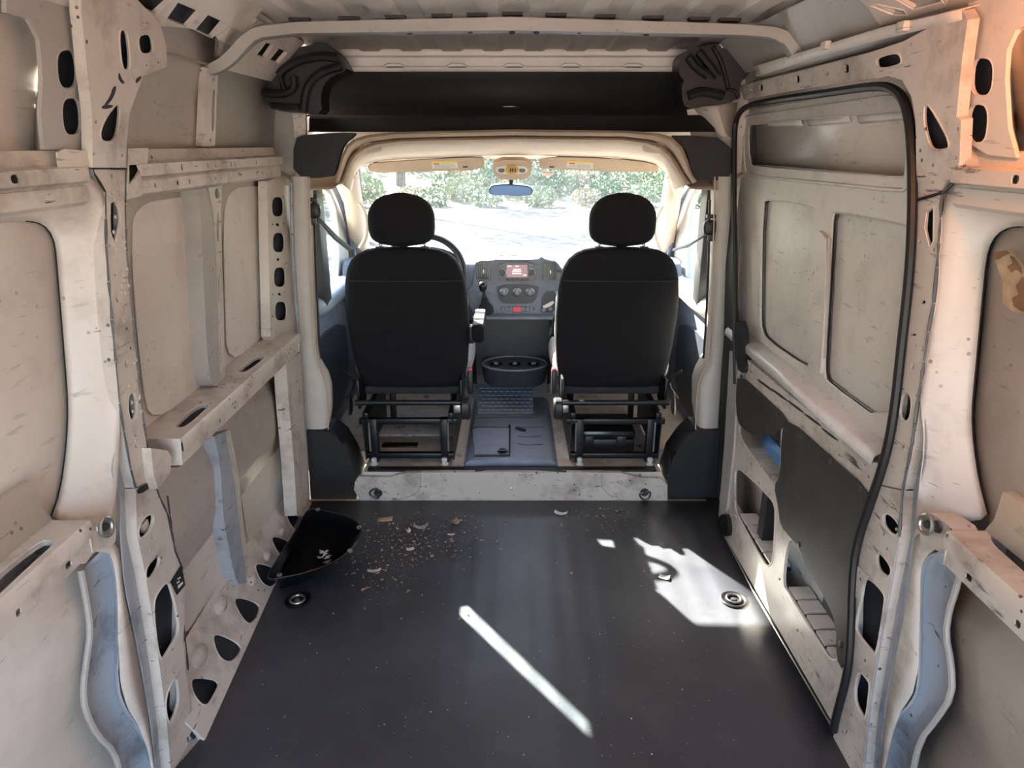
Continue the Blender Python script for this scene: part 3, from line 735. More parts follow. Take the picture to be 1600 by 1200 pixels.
# turn-in of the sill against the pillar foot
B().loft([[onX(*p, -.861) for p in [(289, 1040), (296, 1090), (304, 1150), (309, 1195)]], [SL.at((1.432, .190), -.002), SL.at((1.432, .12), -.002), SL.at((1.432, .06), -.002), SL.at((1.432, -.004), -.002)]], 8).build('sill_end', 'paint_worn', WL, solid=.003)
# ================================================================== RIGHT WALL
RP = PX(.86)
RU = Pl((.86, 0, 1.40), (0, 1, 0), (-.15, 0, 1))
q5 = lambda q: [(1100 + u / 3.2, 300 + v / 3.2) for u, v in q]
q6 = lambda q: [(1000 + u / 2, 600 + v / 2) for u, v in q]
q8 = lambda q: [(1300 + u / 2.727, 760 + v / 2.727) for u, v in q]
qd = lambda q: [(1080 + u / 2.667, 560 + v / 2.667) for u, v in q]
# door header: lower rail with holes, upper flange
HD = Pl((.855, 0, 1.62), (0, 1, 0), (-.12, 0, 1))
b = B()
b.plate(HD, z4([(175, 430), (500, 350), (800, 268), (830, 262), (860, 300), (872, 350), (860, 392), (500, 445), (200, 500)]), [oval(1189, 137, 6, 11, 0, 10), oval(1246, 124, 7, 12, 0, 10), oval(1322.5, 107, 8, 14, 0, 10)] + small([(1173, 141, 3, 6), (1221, 132, 2, 4), (1269, 125, 2, 4), (1287, 110, 2, 4), (1292.5, 115, 5, 7), (1310, 117, 2, 5), (1313, 112, 2, 5)]), t=.006, box=.06)
b.build('header_rail', 'paint_worn', WR)
B().plate(off(HD, -.015), z4([(175, 430), (500, 350), (800, 268), (830, 262), (860, 300), (872, 350), (860, 392), (500, 445), (200, 500)]), t=.002).build('hole_shade_sheet', 'hole_shade', WR)
B().loft([[HD.at(HD.uv(*p), -.002) for p in z4([(175, 430), (500, 350), (830, 262)])], [HD.at(HD.uv(*p), -.05) for p in z4([(200, 405), (500, 325), (860, 235)])]], 12).build('header_top', 'paint_grey', WR, solid=.002)
b = B().loft([[RU.at(RU.uv(*p), .0) for p in z4([(245, 335), (560, 240), (870, 145), (1290, 48)])], [RU.at(RU.uv(*p), .0) for p in z4([(262, 385), (560, 290), (880, 200), (1290, 100)])]], 20)
b.loft([[RU.at(RU.uv(*p), .0) for p in z4([(245, 335), (560, 240), (870, 145), (1290, 48)])], [RU.at(RU.uv(*p), -.05) for p in z4([(245, 325), (560, 228), (870, 130), (1290, 30)])]], 20)
b.build('header_flange', 'paint', WR, solid=.003)
B().loft([[RU.at(RU.uv(*p), -.02) for p in z4([(255, 375), (560, 285), (880, 195), (1290, 95)])], [HD.at(HD.uv(*p), -.055) for p in z4([(190, 430), (500, 345), (830, 262), (1000, 215)])]], 20).build('header_groove', 'paint_grey', WR, solid=.003)
for u, v in ((620, 225), (1010, 130)):
    p = RU.at(RU.uv(1100 + u / 3.2, v / 3.2), .006)
    B().box(p - Vector((.008, .016, .010)), p + Vector((.008, .016, .010)), ch=.003).build('header_clip', 'paint', WR)
# pillar behind the door
b = B()
b.plate(RU, z4([(770, 282), (1000, 205), (1290, 52), (1318, 100), (1290, 300), (1262, 585), (1285, 600), (1278, 780), (1268, 900), (1200, 900), (1180, 960), (1065, 1010), (1060, 800), (1058, 600), (1035, 480), (990, 400), (920, 380), (862, 395)]),
        [chaikin(z4([(862, 285), (965, 258), (988, 290), (985, 325), (880, 350), (860, 325)]), 2), chaikin(z4([(1110, 495), (1205, 660), (1226, 715), (1222, 748), (1142, 756), (1112, 690), (1093, 580)]), 2)]
        + [oval(1100 + u / 3.2, v / 3.2, 4, 6, 0, 8) for u, v in ((1268, 645), (1258, 790), (1143, 908))], t=.006, box=.022, lip=.003, lips=(0, 1))
b.build('pillar_head', 'paint_worn', WR)
RHEAD = z4([(770, 282), (1000, 205), (1290, 52), (1318, 100), (1290, 300), (1262, 585), (1285, 600), (1278, 780), (1268, 900), (1200, 900), (1180, 960), (1065, 1010), (1060, 800), (1058, 600), (1035, 480), (990, 400), (920, 380), (862, 395)])
B().plate(off(RU, -.020), RHEAD, t=.002).build('hole_shade_sheet', 'hole_shade', WR)
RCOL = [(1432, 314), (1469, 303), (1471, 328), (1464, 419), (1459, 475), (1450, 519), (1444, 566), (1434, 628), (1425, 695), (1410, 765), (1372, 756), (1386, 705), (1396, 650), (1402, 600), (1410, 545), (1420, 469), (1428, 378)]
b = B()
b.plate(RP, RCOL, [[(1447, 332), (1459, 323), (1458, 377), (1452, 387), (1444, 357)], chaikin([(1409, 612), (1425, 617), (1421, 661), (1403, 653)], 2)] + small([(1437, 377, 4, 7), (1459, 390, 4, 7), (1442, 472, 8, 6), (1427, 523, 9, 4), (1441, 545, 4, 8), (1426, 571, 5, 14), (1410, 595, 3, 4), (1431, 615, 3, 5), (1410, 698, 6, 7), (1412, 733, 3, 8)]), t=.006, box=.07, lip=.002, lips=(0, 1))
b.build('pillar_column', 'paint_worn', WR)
B().plate(off(RP, -.028), RCOL, t=.002).build('hole_shade_sheet', 'hole_shade', WR)
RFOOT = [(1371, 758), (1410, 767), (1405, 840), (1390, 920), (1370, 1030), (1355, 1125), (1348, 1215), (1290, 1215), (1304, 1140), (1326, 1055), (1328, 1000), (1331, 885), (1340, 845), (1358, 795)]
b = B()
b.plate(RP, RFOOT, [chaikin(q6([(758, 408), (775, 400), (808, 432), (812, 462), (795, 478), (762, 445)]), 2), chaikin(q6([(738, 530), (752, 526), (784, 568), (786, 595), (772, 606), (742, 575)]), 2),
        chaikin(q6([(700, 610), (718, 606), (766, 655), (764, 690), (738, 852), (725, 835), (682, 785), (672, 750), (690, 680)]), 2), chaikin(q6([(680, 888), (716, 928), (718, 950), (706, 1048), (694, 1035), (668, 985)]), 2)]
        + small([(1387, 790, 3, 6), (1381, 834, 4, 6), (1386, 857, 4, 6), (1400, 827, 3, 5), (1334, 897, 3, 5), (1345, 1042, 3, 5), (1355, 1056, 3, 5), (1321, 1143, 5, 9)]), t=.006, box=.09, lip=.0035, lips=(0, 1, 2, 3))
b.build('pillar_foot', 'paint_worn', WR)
B().plate(off(RP, -.032), RFOOT, t=.002).build('hole_shade_sheet', 'hole_shade', WR)
b = B().plate(PX(.855), q6([(655, 565), (672, 562), (712, 600), (695, 625), (690, 680), (655, 650)]), [oval(1334, 897, 3, 5, 0, 8), oval(1343, 893, 3, 5, 0, 8)], t=.004); b.build('foot_bracket', 'paint_worn', WR)
# seam channel
rr = [(1436, 622), (1427, 695), (1412, 767), (1407, 840), (1392, 920), (1372, 1030), (1357, 1125), (1350, 1215)]
rl = [(1440, 622), (1452, 700), (1434, 775), (1426, 860), (1418, 940), (1398, 1030), (1382, 1125), (1374, 1215)]
b = B().loft([[onX(*p, .862) for p in rr], [onX(*p, .884) for p in mixp(rr, rl, .2)], [onX(*p, .886) for p in mixp(rr, rl, .8)], [onX(*p, .868) for p in rl]], 40, smooth=1)
b.build('seam_channel', 'sealer_blue', WR, solid=.002)
# rear bay frame
A0 = [(1930, 400), (1700, 364), (1600, 352), (1570, 355), (1550, 373), (1540, 403), (1535, 453), (1528, 523), (1523, 580), (1517, 640), (1519, 690), (1528, 750), (1542, 803)]
A1 = [(1930, 388), (1700, 352), (1600, 340), (1562, 343), (1539, 363), (1529, 400), (1524, 453), (1517, 523), (1511, 580), (1506, 640), (1508, 690), (1517, 750), (1533, 812)]
A2 = [(1930, 352), (1700, 322), (1600, 312), (1545, 314), (1514, 330), (1500, 390), (1490, 453), (1480, 523), (1472, 580), (1464, 640), (1464, 690), (1466, 750), (1478, 820)]
A3 = [(1930, 338), (1700, 308), (1600, 298), (1530, 296), (1492, 306), (1480, 380), (1473, 453), (1464, 523), (1455, 580), (1446, 640), (1446, 690), (1440, 750), (1448, 826)]
A4 = [(1930, 326), (1700, 300), (1600, 290), (1520, 288), (1485, 282), (1472, 328), (1464, 419), (1457, 480), (1445, 566), (1436, 628), (1446, 690), (1434, 775), (1428, 840)]
b = B().loft([[onX(*p, .938) for p in A0], [onX(*p, .925) for p in A1], [onX(*p, .888) for p in A2], [onX(*p, .872) for p in A3], [onX(*p, .863) for p in A4]], 60, smooth=1)
b.build('bay_frame', 'paint', WR, solid=.002, angle=60)
B().tube([onX(*p, .942) for p in A0[2:]], .004, 6, smooth=1).build('panel_seam', 'black_rubber', WR)
# lower rear bay channel
C0 = [(1470, 862), (1447, 868), (1438, 890), (1436, 936), (1436, 1017), (1434, 1072), (1424, 1098), (1394, 1126), (1384, 1165), (1378, 1215)]
C1 = [(1503, 880), (1500, 895), (1492, 925), (1483, 951), (1477, 990), (1486, 1035), (1488, 1085), (1462, 1125), (1437, 1155), (1424, 1215)]
b = B().loft([[onX(*p, .872) for p in C0], [onX(*p, .905) for p in mixp(C0, C1, .12)], [onX(*p, .915) for p in mixp(C0, C1, .55)], [onX(*p, .905) for p in mixp(C0, C1, .9)], [onX(*p, .90) for p in C1]], 40, smooth=1)
b.build('bay_channel', 'sealer_blue', WR, solid=.002)
B().tube([onX(*p, .902) for p in C1], .007, 8, smooth=1).build('rolled_edge', 'paint_grey', WR)
b = B().loft([[onX(*p, .868) for p in [(1436, 828), (1428, 842), (1426, 880), (1418, 940), (1400, 1030), (1384, 1125), (1376, 1215)]], [onX(*p, .871) for p in [(1478, 850), (1447, 866), (1438, 888), (1437, 960), (1434, 1072), (1400, 1122), (1380, 1215)]]], 30, smooth=1)
b.build('bay_web', 'paint_worn', WR, solid=.003)
waist_rail(.55, 1.40, [(1.22, .02)], [], sx=1, par=WR)
mid_ledge(.55, 1.15, [[(1545, 835), (1560, 832), (1580, 845), (1680, 925), (1680, 965), (1570, 868), (1550, 850)]], sx=1, par=WR, holes=[(.8, .012), (.95, .015), (1.08, .02)])
B().plate(PX(.842), [(1490, 826), (1462, 806), (1448, 800), (1436, 830), (1440, 858), (1470, 860), (1502, 884)], t=.006, rnd=1, box=.05).build('ledge_gusset', 'paint_worn', WR)
B().strip([(.935, .89), (.915, .888), (.912, .83), (.90, .806)], .55, 1.15).build('ledge_upstand', 'paint', WR, solid=.002)
# upper flank with ovals
RU2 = Pl((.885, 0, 1.40), (0, 1, 0), (-.13, 0, 1))
b = B()
b.plate(RU2, z4([(1330, -60), (1316, 110), (1290, 320), (1266, 580), (1285, 620), (1330, 720), (1420, 775), (1560, 790), (1520, 640), (1505, 400), (1515, 250), (1560, 150), (1640, 110), (1700, -60)]), [oval(1534, 120, 35, 61, 4), oval(1527, 193, 32, 62, 4)], t=.008, lip=.002)
b.build('upper_flank', 'paint', WR)
b = B().loft([[onX(*p, .885) for p in z4([(1800, 60), (1640, 110), (1560, 150), (1515, 250), (1505, 400), (1520, 640), (1560, 800)])], [onX(*p, .925) for p in z4([(1800, 95), (1660, 140), (1590, 180), (1548, 270), (1540, 400), (1552, 640), (1590, 800)])]], 30, smooth=1)
b.build('upper_lip', 'paint', WR, solid=.003)
B().plate(off(RU2, -.025), [(1508, 70), (1560, 70), (1556, 150), (1550, 235), (1506, 225), (1505, 150)], t=.002).build('flank_back', 'hole_shade', WR)
B().loft([[onX(*p, .862) for p in z4([(1285, 620), (1300, 800), (1340, 920)])], [onX(*p, .90) for p in z4([(1330, 720), (1420, 800), (1560, 850)])], [onX(*p, .875) for p in z4([(1330, 900), (1400, 930), (1560, 945)])]], 16, smooth=1).build('flank_foot', 'paint', WR, solid=.003)

# ================================================================== SLIDING DOOR (door_1)
D1 = thing('door_1', (.9, 2.1, 0), 'white steel sliding door seen from inside with bare lower openings', 'door', kind='structure')
DF, DR = 2.80, 1.53
B().strip([(w_ + .012, z) for w_, z in SKIN if z <= 1.63], DR, DF + .02).build('door_skin', 'paint_door', D1, solid=.003, off=0)
DP = PX(.905)
P1 = q5([(288, 60), (320, 33), (540, 72), (558, 100), (560, 200), (550, 500), (532, 850), (512, 880), (310, 740), (284, 690), (280, 600)])
P2 = q5([(640, 110), (665, 100), (1000, 160), (1018, 180), (1010, 400), (960, 900), (905, 1165), (620, 955), (600, 920), (600, 830), (632, 250)])
REC = z4([(222, 640), (240, 618), (600, 585), (985, 548), (1012, 560), (1012, 865), (990, 893), (600, 862), (250, 836), (226, 815)])
OUT = [(1158, 570), (1158, 200), (1162, 185), (1180, 170), (1385, 138), (1402, 146), (1414, 165), (1421, 230), (1421, 350), (1416, 430), (1400, 570), (1380, 712), (1362, 712)]
b = B()
b.plate(DP, OUT, [chaikin(REC, 1), chaikin(P1, 1), chaikin(P2, 1)], t=.006, lip=.003)
b.build('door_panel', 'paint_door', D1)
# recess behind the upper opening
b = B()
b.plate(DP, [(DP.uv(1165, 200)[0], 1.37), (DP.uv(1165, 200)[0], 1.60), (DP.uv(1420, 150)[0], 1.60), (DP.uv(1420, 150)[0], 1.37)], t=.002, d=-.055, px=False)
b.build('recess_back', 'paint_door', D1)
rz = DP.uv(1180, 258); r2 = DP.uv(1412, 278)
B().strip([(.905, r2[1] + .002), (.93, r2[1] - .012), (.962, r2[1] - .012)], r2[0], rz[0]).build('recess_shelf', 'paint_grey', D1, solid=.002)
B().box((.908, DP.uv(1172, 225)[0], 1.37), (.96, DP.uv(1168, 225)[0] + .02, 1.6)).build('recess_end', 'black_plastic', D1)
for u0, u1, v0, v1 in ((300, 470, 628, 620), (500, 708, 622, 605), (748, 1005, 608, 585)):     # folded tabs along the recess top
    a, c = DP.hit(*z4([(u0, v0)])[0]), DP.hit(*z4([(u1, v1)])[0])
    B().loft([[a + Vector((.006, 0, .02)), c + Vector((.006, 0, .02))], [a + Vector((.012, 0, 0)), c + Vector((.012, 0, 0))], [a + Vector((.022, 0, -.006)), c + Vector((.022, 0, -.006))]], 6).build('recess_tab', 'paint_door', D1, solid=.004)
# header face with raised border
b = B()
fr = z4([(200, 640), (205, 590), (240, 580), (600, 530), (1000, 470), (1030, 520), (1035, 880), (1020, 940), (990, 955), (600, 915), (230, 880), (205, 860)])
b.tube([DP.at(DP.uv(*p), .001) for p in chaikin(fr, 1)], .005, 6, True); b.build('recess_border', 'paint_door', D1)
# set-back panels
for q, nm in ((P1, 'pressed_panel'), (P2, 'pressed_panel')):
    B().plate(DP, [(a + (a - sum(p[0] for p in q) / len(q)) * .02, c) for a, c in q], t=.003, d=-.018, rnd=1).build(nm, 'paint_door', D1)
    B().tube([DP.at(DP.uv(*p), -.014) for p in chaikin(q, 1)], .0035, 6, True).build('panel_seam', 'dark_zinc', D1)
# centre rib of the door
CR = q5([(575, 195), (600, 195), (632, 240), (628, 500), (610, 800), (600, 910), (585, 900), (545, 800), (540, 760), (560, 250)])
b = B().plate(DP, CR, [oval(1282.5, 419, 3, 9), oval(1279, 504, 3, 9)], t=.004, d=.012, box=.012, rnd=1); b.build('door_rib', 'paint_door', D1)
B().tube([DP.at(DP.uv(*p), .002) for p in q5([(560, 225), (560, 400), (552, 600), (540, 765)])], .008, 8).build('rib_fold', 'paint_grey', D1)
B().tube([DP.at(DP.uv(*p), .004) for p in q5([(632, 230), (625, 500), (612, 700), (603, 830)])], .007, 8).build('rib_fold', 'paint_grey', D1)
# ledge
ya, yb = onZ(1362, 712, .80).y, 2.68
B().strip([(.93, .835), (.905, .818), (.862, .808), (.854, .80), (.852, .78)], ya - .01, yb).build('door_ledge', 'paint_door', D1, solid=.003, angle=25)
# lower door frame with open apertures
LDp = PX(.855)
O1 = qd([(200, 275), (240, 240), (380, 260), (378, 310), (372, 480), (362, 512), (345, 522), (320, 495), (225, 365), (203, 325)])
O2 = qd([(182, 475), (192, 460), (212, 465), (330, 580), (348, 610), (352, 650), (342, 845), (325, 868), (305, 855), (195, 660), (182, 620)])
O3 = qd([(388, 950), (388, 890), (400, 790), (420, 740), (480, 800), (560, 960), (610, 1080), (622, 1180), (612, 1255), (590, 1262), (560, 1230), (400, 965)])
LOW = [(1147, 548), (1165, 560), (1362, 722), (1380, 725), (1358, 795), (1340, 845), (1331, 885), (1328, 1000), (1325, 1055), (1304, 1135), (1124, 824), (1128, 780), (1136, 690), (1142, 620)]
b = B()
b.plate(LDp, LOW, [chaikin(O1, 1), chaikin(O2, 1), chaikin(O3, 1)] + small([(1218, 905, 3, 4), (1246, 985, 4, 5), (1300, 1075, 4, 7), (1140, 760, 4, 6)]), t=.006, box=.03, lip=.004, lips=(0, 1, 2))
b.build('door_frame', 'paint_worn', D1)
for x, y in ((1196, 602), (1218, 617), (1243, 635), (1270, 656), (1297, 679)):      # chafed strokes below the ledge
    B().plate(LDp, oval(x, y, 34, 3.5, 37, 10, 2), t=.0006, d=.0008).build('chafe_mark', 'dark_zinc', D1)
# inner bottoms of the apertures: notched trays
def tray(name, a, c, zdrop, par, n, mat='paint_door'):
    a, c = LDp.hit(*a), LDp.hit(*c)
    b = B()
    z = (a.z + c.z) / 2
    y0, y1 = min(a.y, c.y), max(a.y, c.y)
    step = (y1 - y0) / n
    for k in range(n):
        b.box((.862, y0 + step * k + .006, z - .012), (.925, y0 + step * (k + 1) - .006, z + zdrop))
    o_ = b.build(name, mat, par)
    B().box((.862, y0, z - .020), (.925, y1, z - .008)).build('tray_gap', 'hole_shade', o_)  # dark base paints the shade between the tray notches
    return o_
tray('aperture_tray', (1166, 700), (1208, 752), 0, D1, 5)
tray('aperture_tray', (1152, 805), (1204, 880), 0, D1, 4)
tray('aperture_tray', (1228, 918), (1304, 1032), 0, D1, 5)
B().strip([(.93, .10), (.935, .26), (.93, .30)], 1.75, 2.75).build('inner_beam', 'paint', D1, solid=.003)
pb = [LDp.hit(1178, 690), LDp.hit(1221, 745)]
B().loft([[pb[0] + Vector((.03, 0, .05)), pb[1] + Vector((.03, 0, .05))], [pb[0] + Vector((.03, 0, -.01)), pb[1] + Vector((.03, 0, -.01))], [pb[0] + Vector((.05, 0, -.02)), pb[1] + Vector((.05, 0, -.02))]], 6).build('impact_bar', 'blue_film', D1, solid=.006)
B().box((.88, 2.12, .1), (.925, 2.17, .42)).build('glass_stop', 'black_plastic', D1)
# door front edge strip, lock and bracket
B().plate(PX(.848), [(1140, 548), (1158, 560), (1152, 585), (1146, 700), (1136, 790), (1126, 822), (1122, 815), (1132, 690)], t=.01).build('front_edge', 'paint_grey', D1)
B().plate(PX(.84), qd([(120, 650), (150, 650), (158, 735), (135, 745), (100, 690)]), t=.02, rnd=1).build('roller_bracket', 'black_metal', D1)
B().plate(PX(.845), [(1146, 505), (1158, 500), (1163, 560), (1166, 575), (1162, 585), (1150, 575)], t=.025, rnd=1).build('catch_cover', 'black_plastic', D1)
# hardboard lining pieces screwed to the door
HB = PX(.849)
def board(name, q, label, screws):
    c = HB.hit(sum(p[0] for p in q) / len(q), sum(p[1] for p in q) / len(q))
    t_ = thing(name, (.85, c.y, 0.0 + min(HB.hit(*p).z for p in q)), label, 'board')
    B().plate(HB, q, t=.004, d=.001, rnd=1).build('board', 'hardboard', t_)
    for s_ in screws:
        B().lathe([(.0, .003), (.006, .002), (.008, 0), (.008, -.004)], frame(HB.at(HB.uv(*s_), .003), (-1, 0, 0)), 10).build('screw', 'dark_zinc', t_)
board('lining_board', qd([(195, 60), (300, 155), (402, 250), (385, 285), (340, 312), (280, 325), (225, 303), (192, 262), (186, 150)]), 'small dark hardboard offcut at the front of the sliding door', qd([(210, 75), (278, 142), (362, 228)]))
board('lining_board', qd([(404, 250), (570, 400), (744, 555), (728, 610), (698, 700), (668, 830), (660, 1000), (650, 1200), (632, 1300), (606, 1250), (606, 1110), (570, 1020), (530, 950), (480, 870), (455, 790), (412, 745), (372, 695), (362, 610), (345, 530), (372, 490), (378, 300)]), 'large dark hardboard sheet torn along one edge on the sliding door', qd([(462, 325), (583, 428), (712, 548), (452, 775), (625, 1190)]))
# rubber seal round the door opening
SEALP = [(1150, 600), (1148, 500), (1147, 350), (1147, 215), (1150, 184), (1164, 166), (1200, 158), (1300, 144), (1375, 133), (1402, 141), (1418, 168), (1425, 230), (1426, 330), (1421, 430), (1408, 545), (1398, 640), (1384, 715), (1360, 785), (1341, 840), (1332, 890), (1329, 1000), (1324, 1055), (1306, 1120), (1302, 1142)]
B().tube([onX(*p, .850) for p in SEALP], .0105, 8, smooth=2).build('door_seal', 'black_rubber', WR)
B().plate(PX(.862), [(1136, 290), (1147, 290), (1150, 500), (1146, 600), (1138, 690), (1124, 690), (1130, 560), (1134, 400)], t=.01).build('seal_backing', 'black_rubber', WR)
# sill under the door
B().box((.868, 1.45, -.06), (.93, 2.78, -.004), ch=.006).build('door_sill', 'black_rubber', WR)
B().tube([onZ(1126, 826, .006), onZ(1178, 925, .006), onZ(1300, 1135, .006)], .004, 6).build('mat_edge', 'zinc', FL)

for q, w_ in (([(1502, 30), (1496, 100), (1492, 190), (1500, 203), (1496, 281), (1472, 303), (1464, 419), (1459, 475), (1450, 519), (1444, 566), (1434, 628), (1425, 695), (1410, 765), (1405, 840)], .859),
              ([(1405, 82), (1418, 110), (1440, 140), (1470, 180)], .845), ([(1432, 313), (1470, 302)], .858)):
    b = B(); P_ = [onX(*p, w_) for p in q]
    for a, c in zip(P_, P_[1:]):
        n_ = max(1, int((c - a).length / .04))
        for k in range(n_):
            p0_, p1_ = a.lerp(c, k / n_), a.lerp(c, (k + .97) / n_)
            r0 = random.uniform(.0015, .004); b.tube([p0_, p0_.lerp(p1_, .5), p1_], [r0, random.uniform(.001, .0045), r0], 5)
    b.build('sealer_line', 'dark_zinc', WR)
# ================================================================== CAB
mir = lambda q: [(1600 - p[0], p[1]) for p in q]
def superell(cx, cy, cz, a, c, p=3.5, n=28):
    r = []
    for i in range(n):
        t = 2 * math.pi * i / n; co, si = math.cos(t), math.sin(t)
        r.append(Vector((cx + a * math.copysign(abs(co) ** (2 / p), co), cy + c * math.copysign(abs(si) ** (2 / p), si), cz)))
    return r
# ---- step and cab floor
ST = thing('cab_step', (0, 2.74, 0), 'scuffed white steel step up from the load floor to the cab', 'step', kind='structure')
YS = PY(2.742)
b = B().plate(YS, [(553, 765), (555, 752), (560, 745), (608, 746), (634, 739), (700, 738), (800, 738), (900, 738), (970, 739), (1000, 747), (1034, 748), (1043, 758), (1043, 789), (1000, 787), (970, 781), (880, 784), (800, 786), (640, 782), (600, 790), (566, 787)], small([(665, 760, 3, 4), (661, 770, 3, 3), (749, 770, 3, 3), (799, 764, 4, 5), (932, 760, 3, 3), (932, 766, 3, 3), (803, 775, 3, 3)]), t=.02)
b.build('step_face', 'paint_worn', ST)
b = B().tube([YS.at(YS.uv(*p), .001) for p in [(657, 740), (657, 760), (652, 770), (640, 776), (625, 779), (600, 785)]], .0022, 6, smooth=1); b.build('step_crease', 'paint_grey', ST)
b = B().tube([YS.at(YS.uv(*p), .001) for p in [(940, 740), (940, 758), (946, 768), (958, 778)]], .0022, 6, smooth=1); b.build('step_crease', 'paint_grey', ST)
for side, cx in ((-1, 600), (1, 1000)):
    pass
# pencilled scribble on the step edge
b = B()
for x0, x1, y0, y1 in ((810, 814, 741, 743), (814, 817, 743, 740.5), (818, 822, 742.5, 741), (823, 826, 741, 743), (827, 832, 743, 741)):
    b.tube([YS.at(YS.uv(x0, y0), .001), YS.at(YS.uv(x1, y1), .001)], .0012, 4)
b.build('pencil_mark', 'dark_zinc', ST)
CF = thing('cab_floor', (0, 3.3, .12), 'cab floor with bare white metal and blue grey mat between the seats', 'floor', kind='structure')
B().box((-.66, 2.765, .06), (.66, 2.98, .128)).box((-.93, 2.98, .06), (.93, 4.2, .128)).build('floor_pan', 'paint_worn', CF)
B().box((-.64, 2.762, .128), (.64, 2.80, .139), ch=.003).build('edge_strip', 'black_rubber', CF)
# mat between the seats: raised tunnel cover
b = B()
sec = [(-.215, .129), (-.205, .150), (-.185, .163), (.175, .163), (.195, .150), (.205, .129)]
vs = [(x, y, z) for y in (2.81, 3.62) for x, z in sec]; n = len(sec)
b.add(vs, [(i, i + 1, i + 1 + n, i + n) for i in range(n - 1)] + [tuple(range(n))])
b.build('tunnel_mat', 'cab_floor', CF, solid=.004)
qt = lambda q: [(720 + u / 4.617, 480 + v / 4.617) for u, v in q]
TM = PZ(.164)
b = B().plate(TM, qt([(105, 560), (520, 560), (523, 765), (125, 765)]), t=.004, d=.003)
for i in range(7):
    for j in range(9):
        c = TM.uv(*qt([(150 + j * 42 + (i % 2) * 18, 585 + i * 26)])[0])
        b.box((c[0] - .012, c[1] - .008, .166), (c[0] + .012, c[1] + .002, .1695))
b.build('tread_patch', 'cab_floor', CF)
b = B().plate(TM, qt([(85, 890), (130, 878), (345, 880), (352, 895), (350, 1072), (100, 1072)]), [oval(785, 705, 10, 5, 0, 12)], t=.003, d=.008); FLP = b.build('flap', 'cab_floor', CF)
b = B().tube([TM.at(TM.uv(*p), .006) for p in qt([(75, 892), (130, 876), (340, 880), (352, 858), (350, 1075), (95, 1078)])], .0045, 6); b.build('flap_edge', 'black_rubber', FLP)
for q in ([(160, 915), (180, 935), (330, 932)], [(150, 985), (175, 1002), (335, 1000)], [(410, 930), (470, 938), (580, 932)], [(410, 985), (470, 998), (590, 990)], [(120, 800), (580, 800)], [(400, 868), (600, 868)]):
    B().tube([TM.at(TM.uv(*p), .0005 if p[0] > 360 or p[1] < 850 else .009) for p in qt(q)], .0022, 6, smooth=1).build('mat_crease', 'dash_dark', CF)
B().lathe([(.0, .001), (.022, .001), (.026, .004), (.022, .006), (.014, .002)], frame(TM.at(TM.uv(*qt([(303, 1055)])[0]), .006), (0, 0, 1)), 16).build('drain_grommet', 'black_rubber', CF)
t_ = thing('rubber_strip', TM.at(TM.uv(*qt([(430, 882)])[0])), 'small black rubber strip lying on the mat between the seats', 'strip')
B().plate(TM, qt([(392, 878), (402, 866), (472, 888), (465, 900), (440, 896)]), t=.005, d=.006).build('strip', 'black_rubber', t_)
# dirty plate under the driver's seat
DFp = PZ(.13)
b = B()
for y0, y1 in ((2.95, 3.12), (3.16, 3.34)):
    b.box((-.66, y0, .128), (-.27, y1, .137), ch=.006)
b.build('floor_pressing', 'paint_worn', CF)
B().box((-.62, 3.0, .137), (-.45, 3.05, .146), ch=.004).build('floor_bracket', 'black_metal', CF)

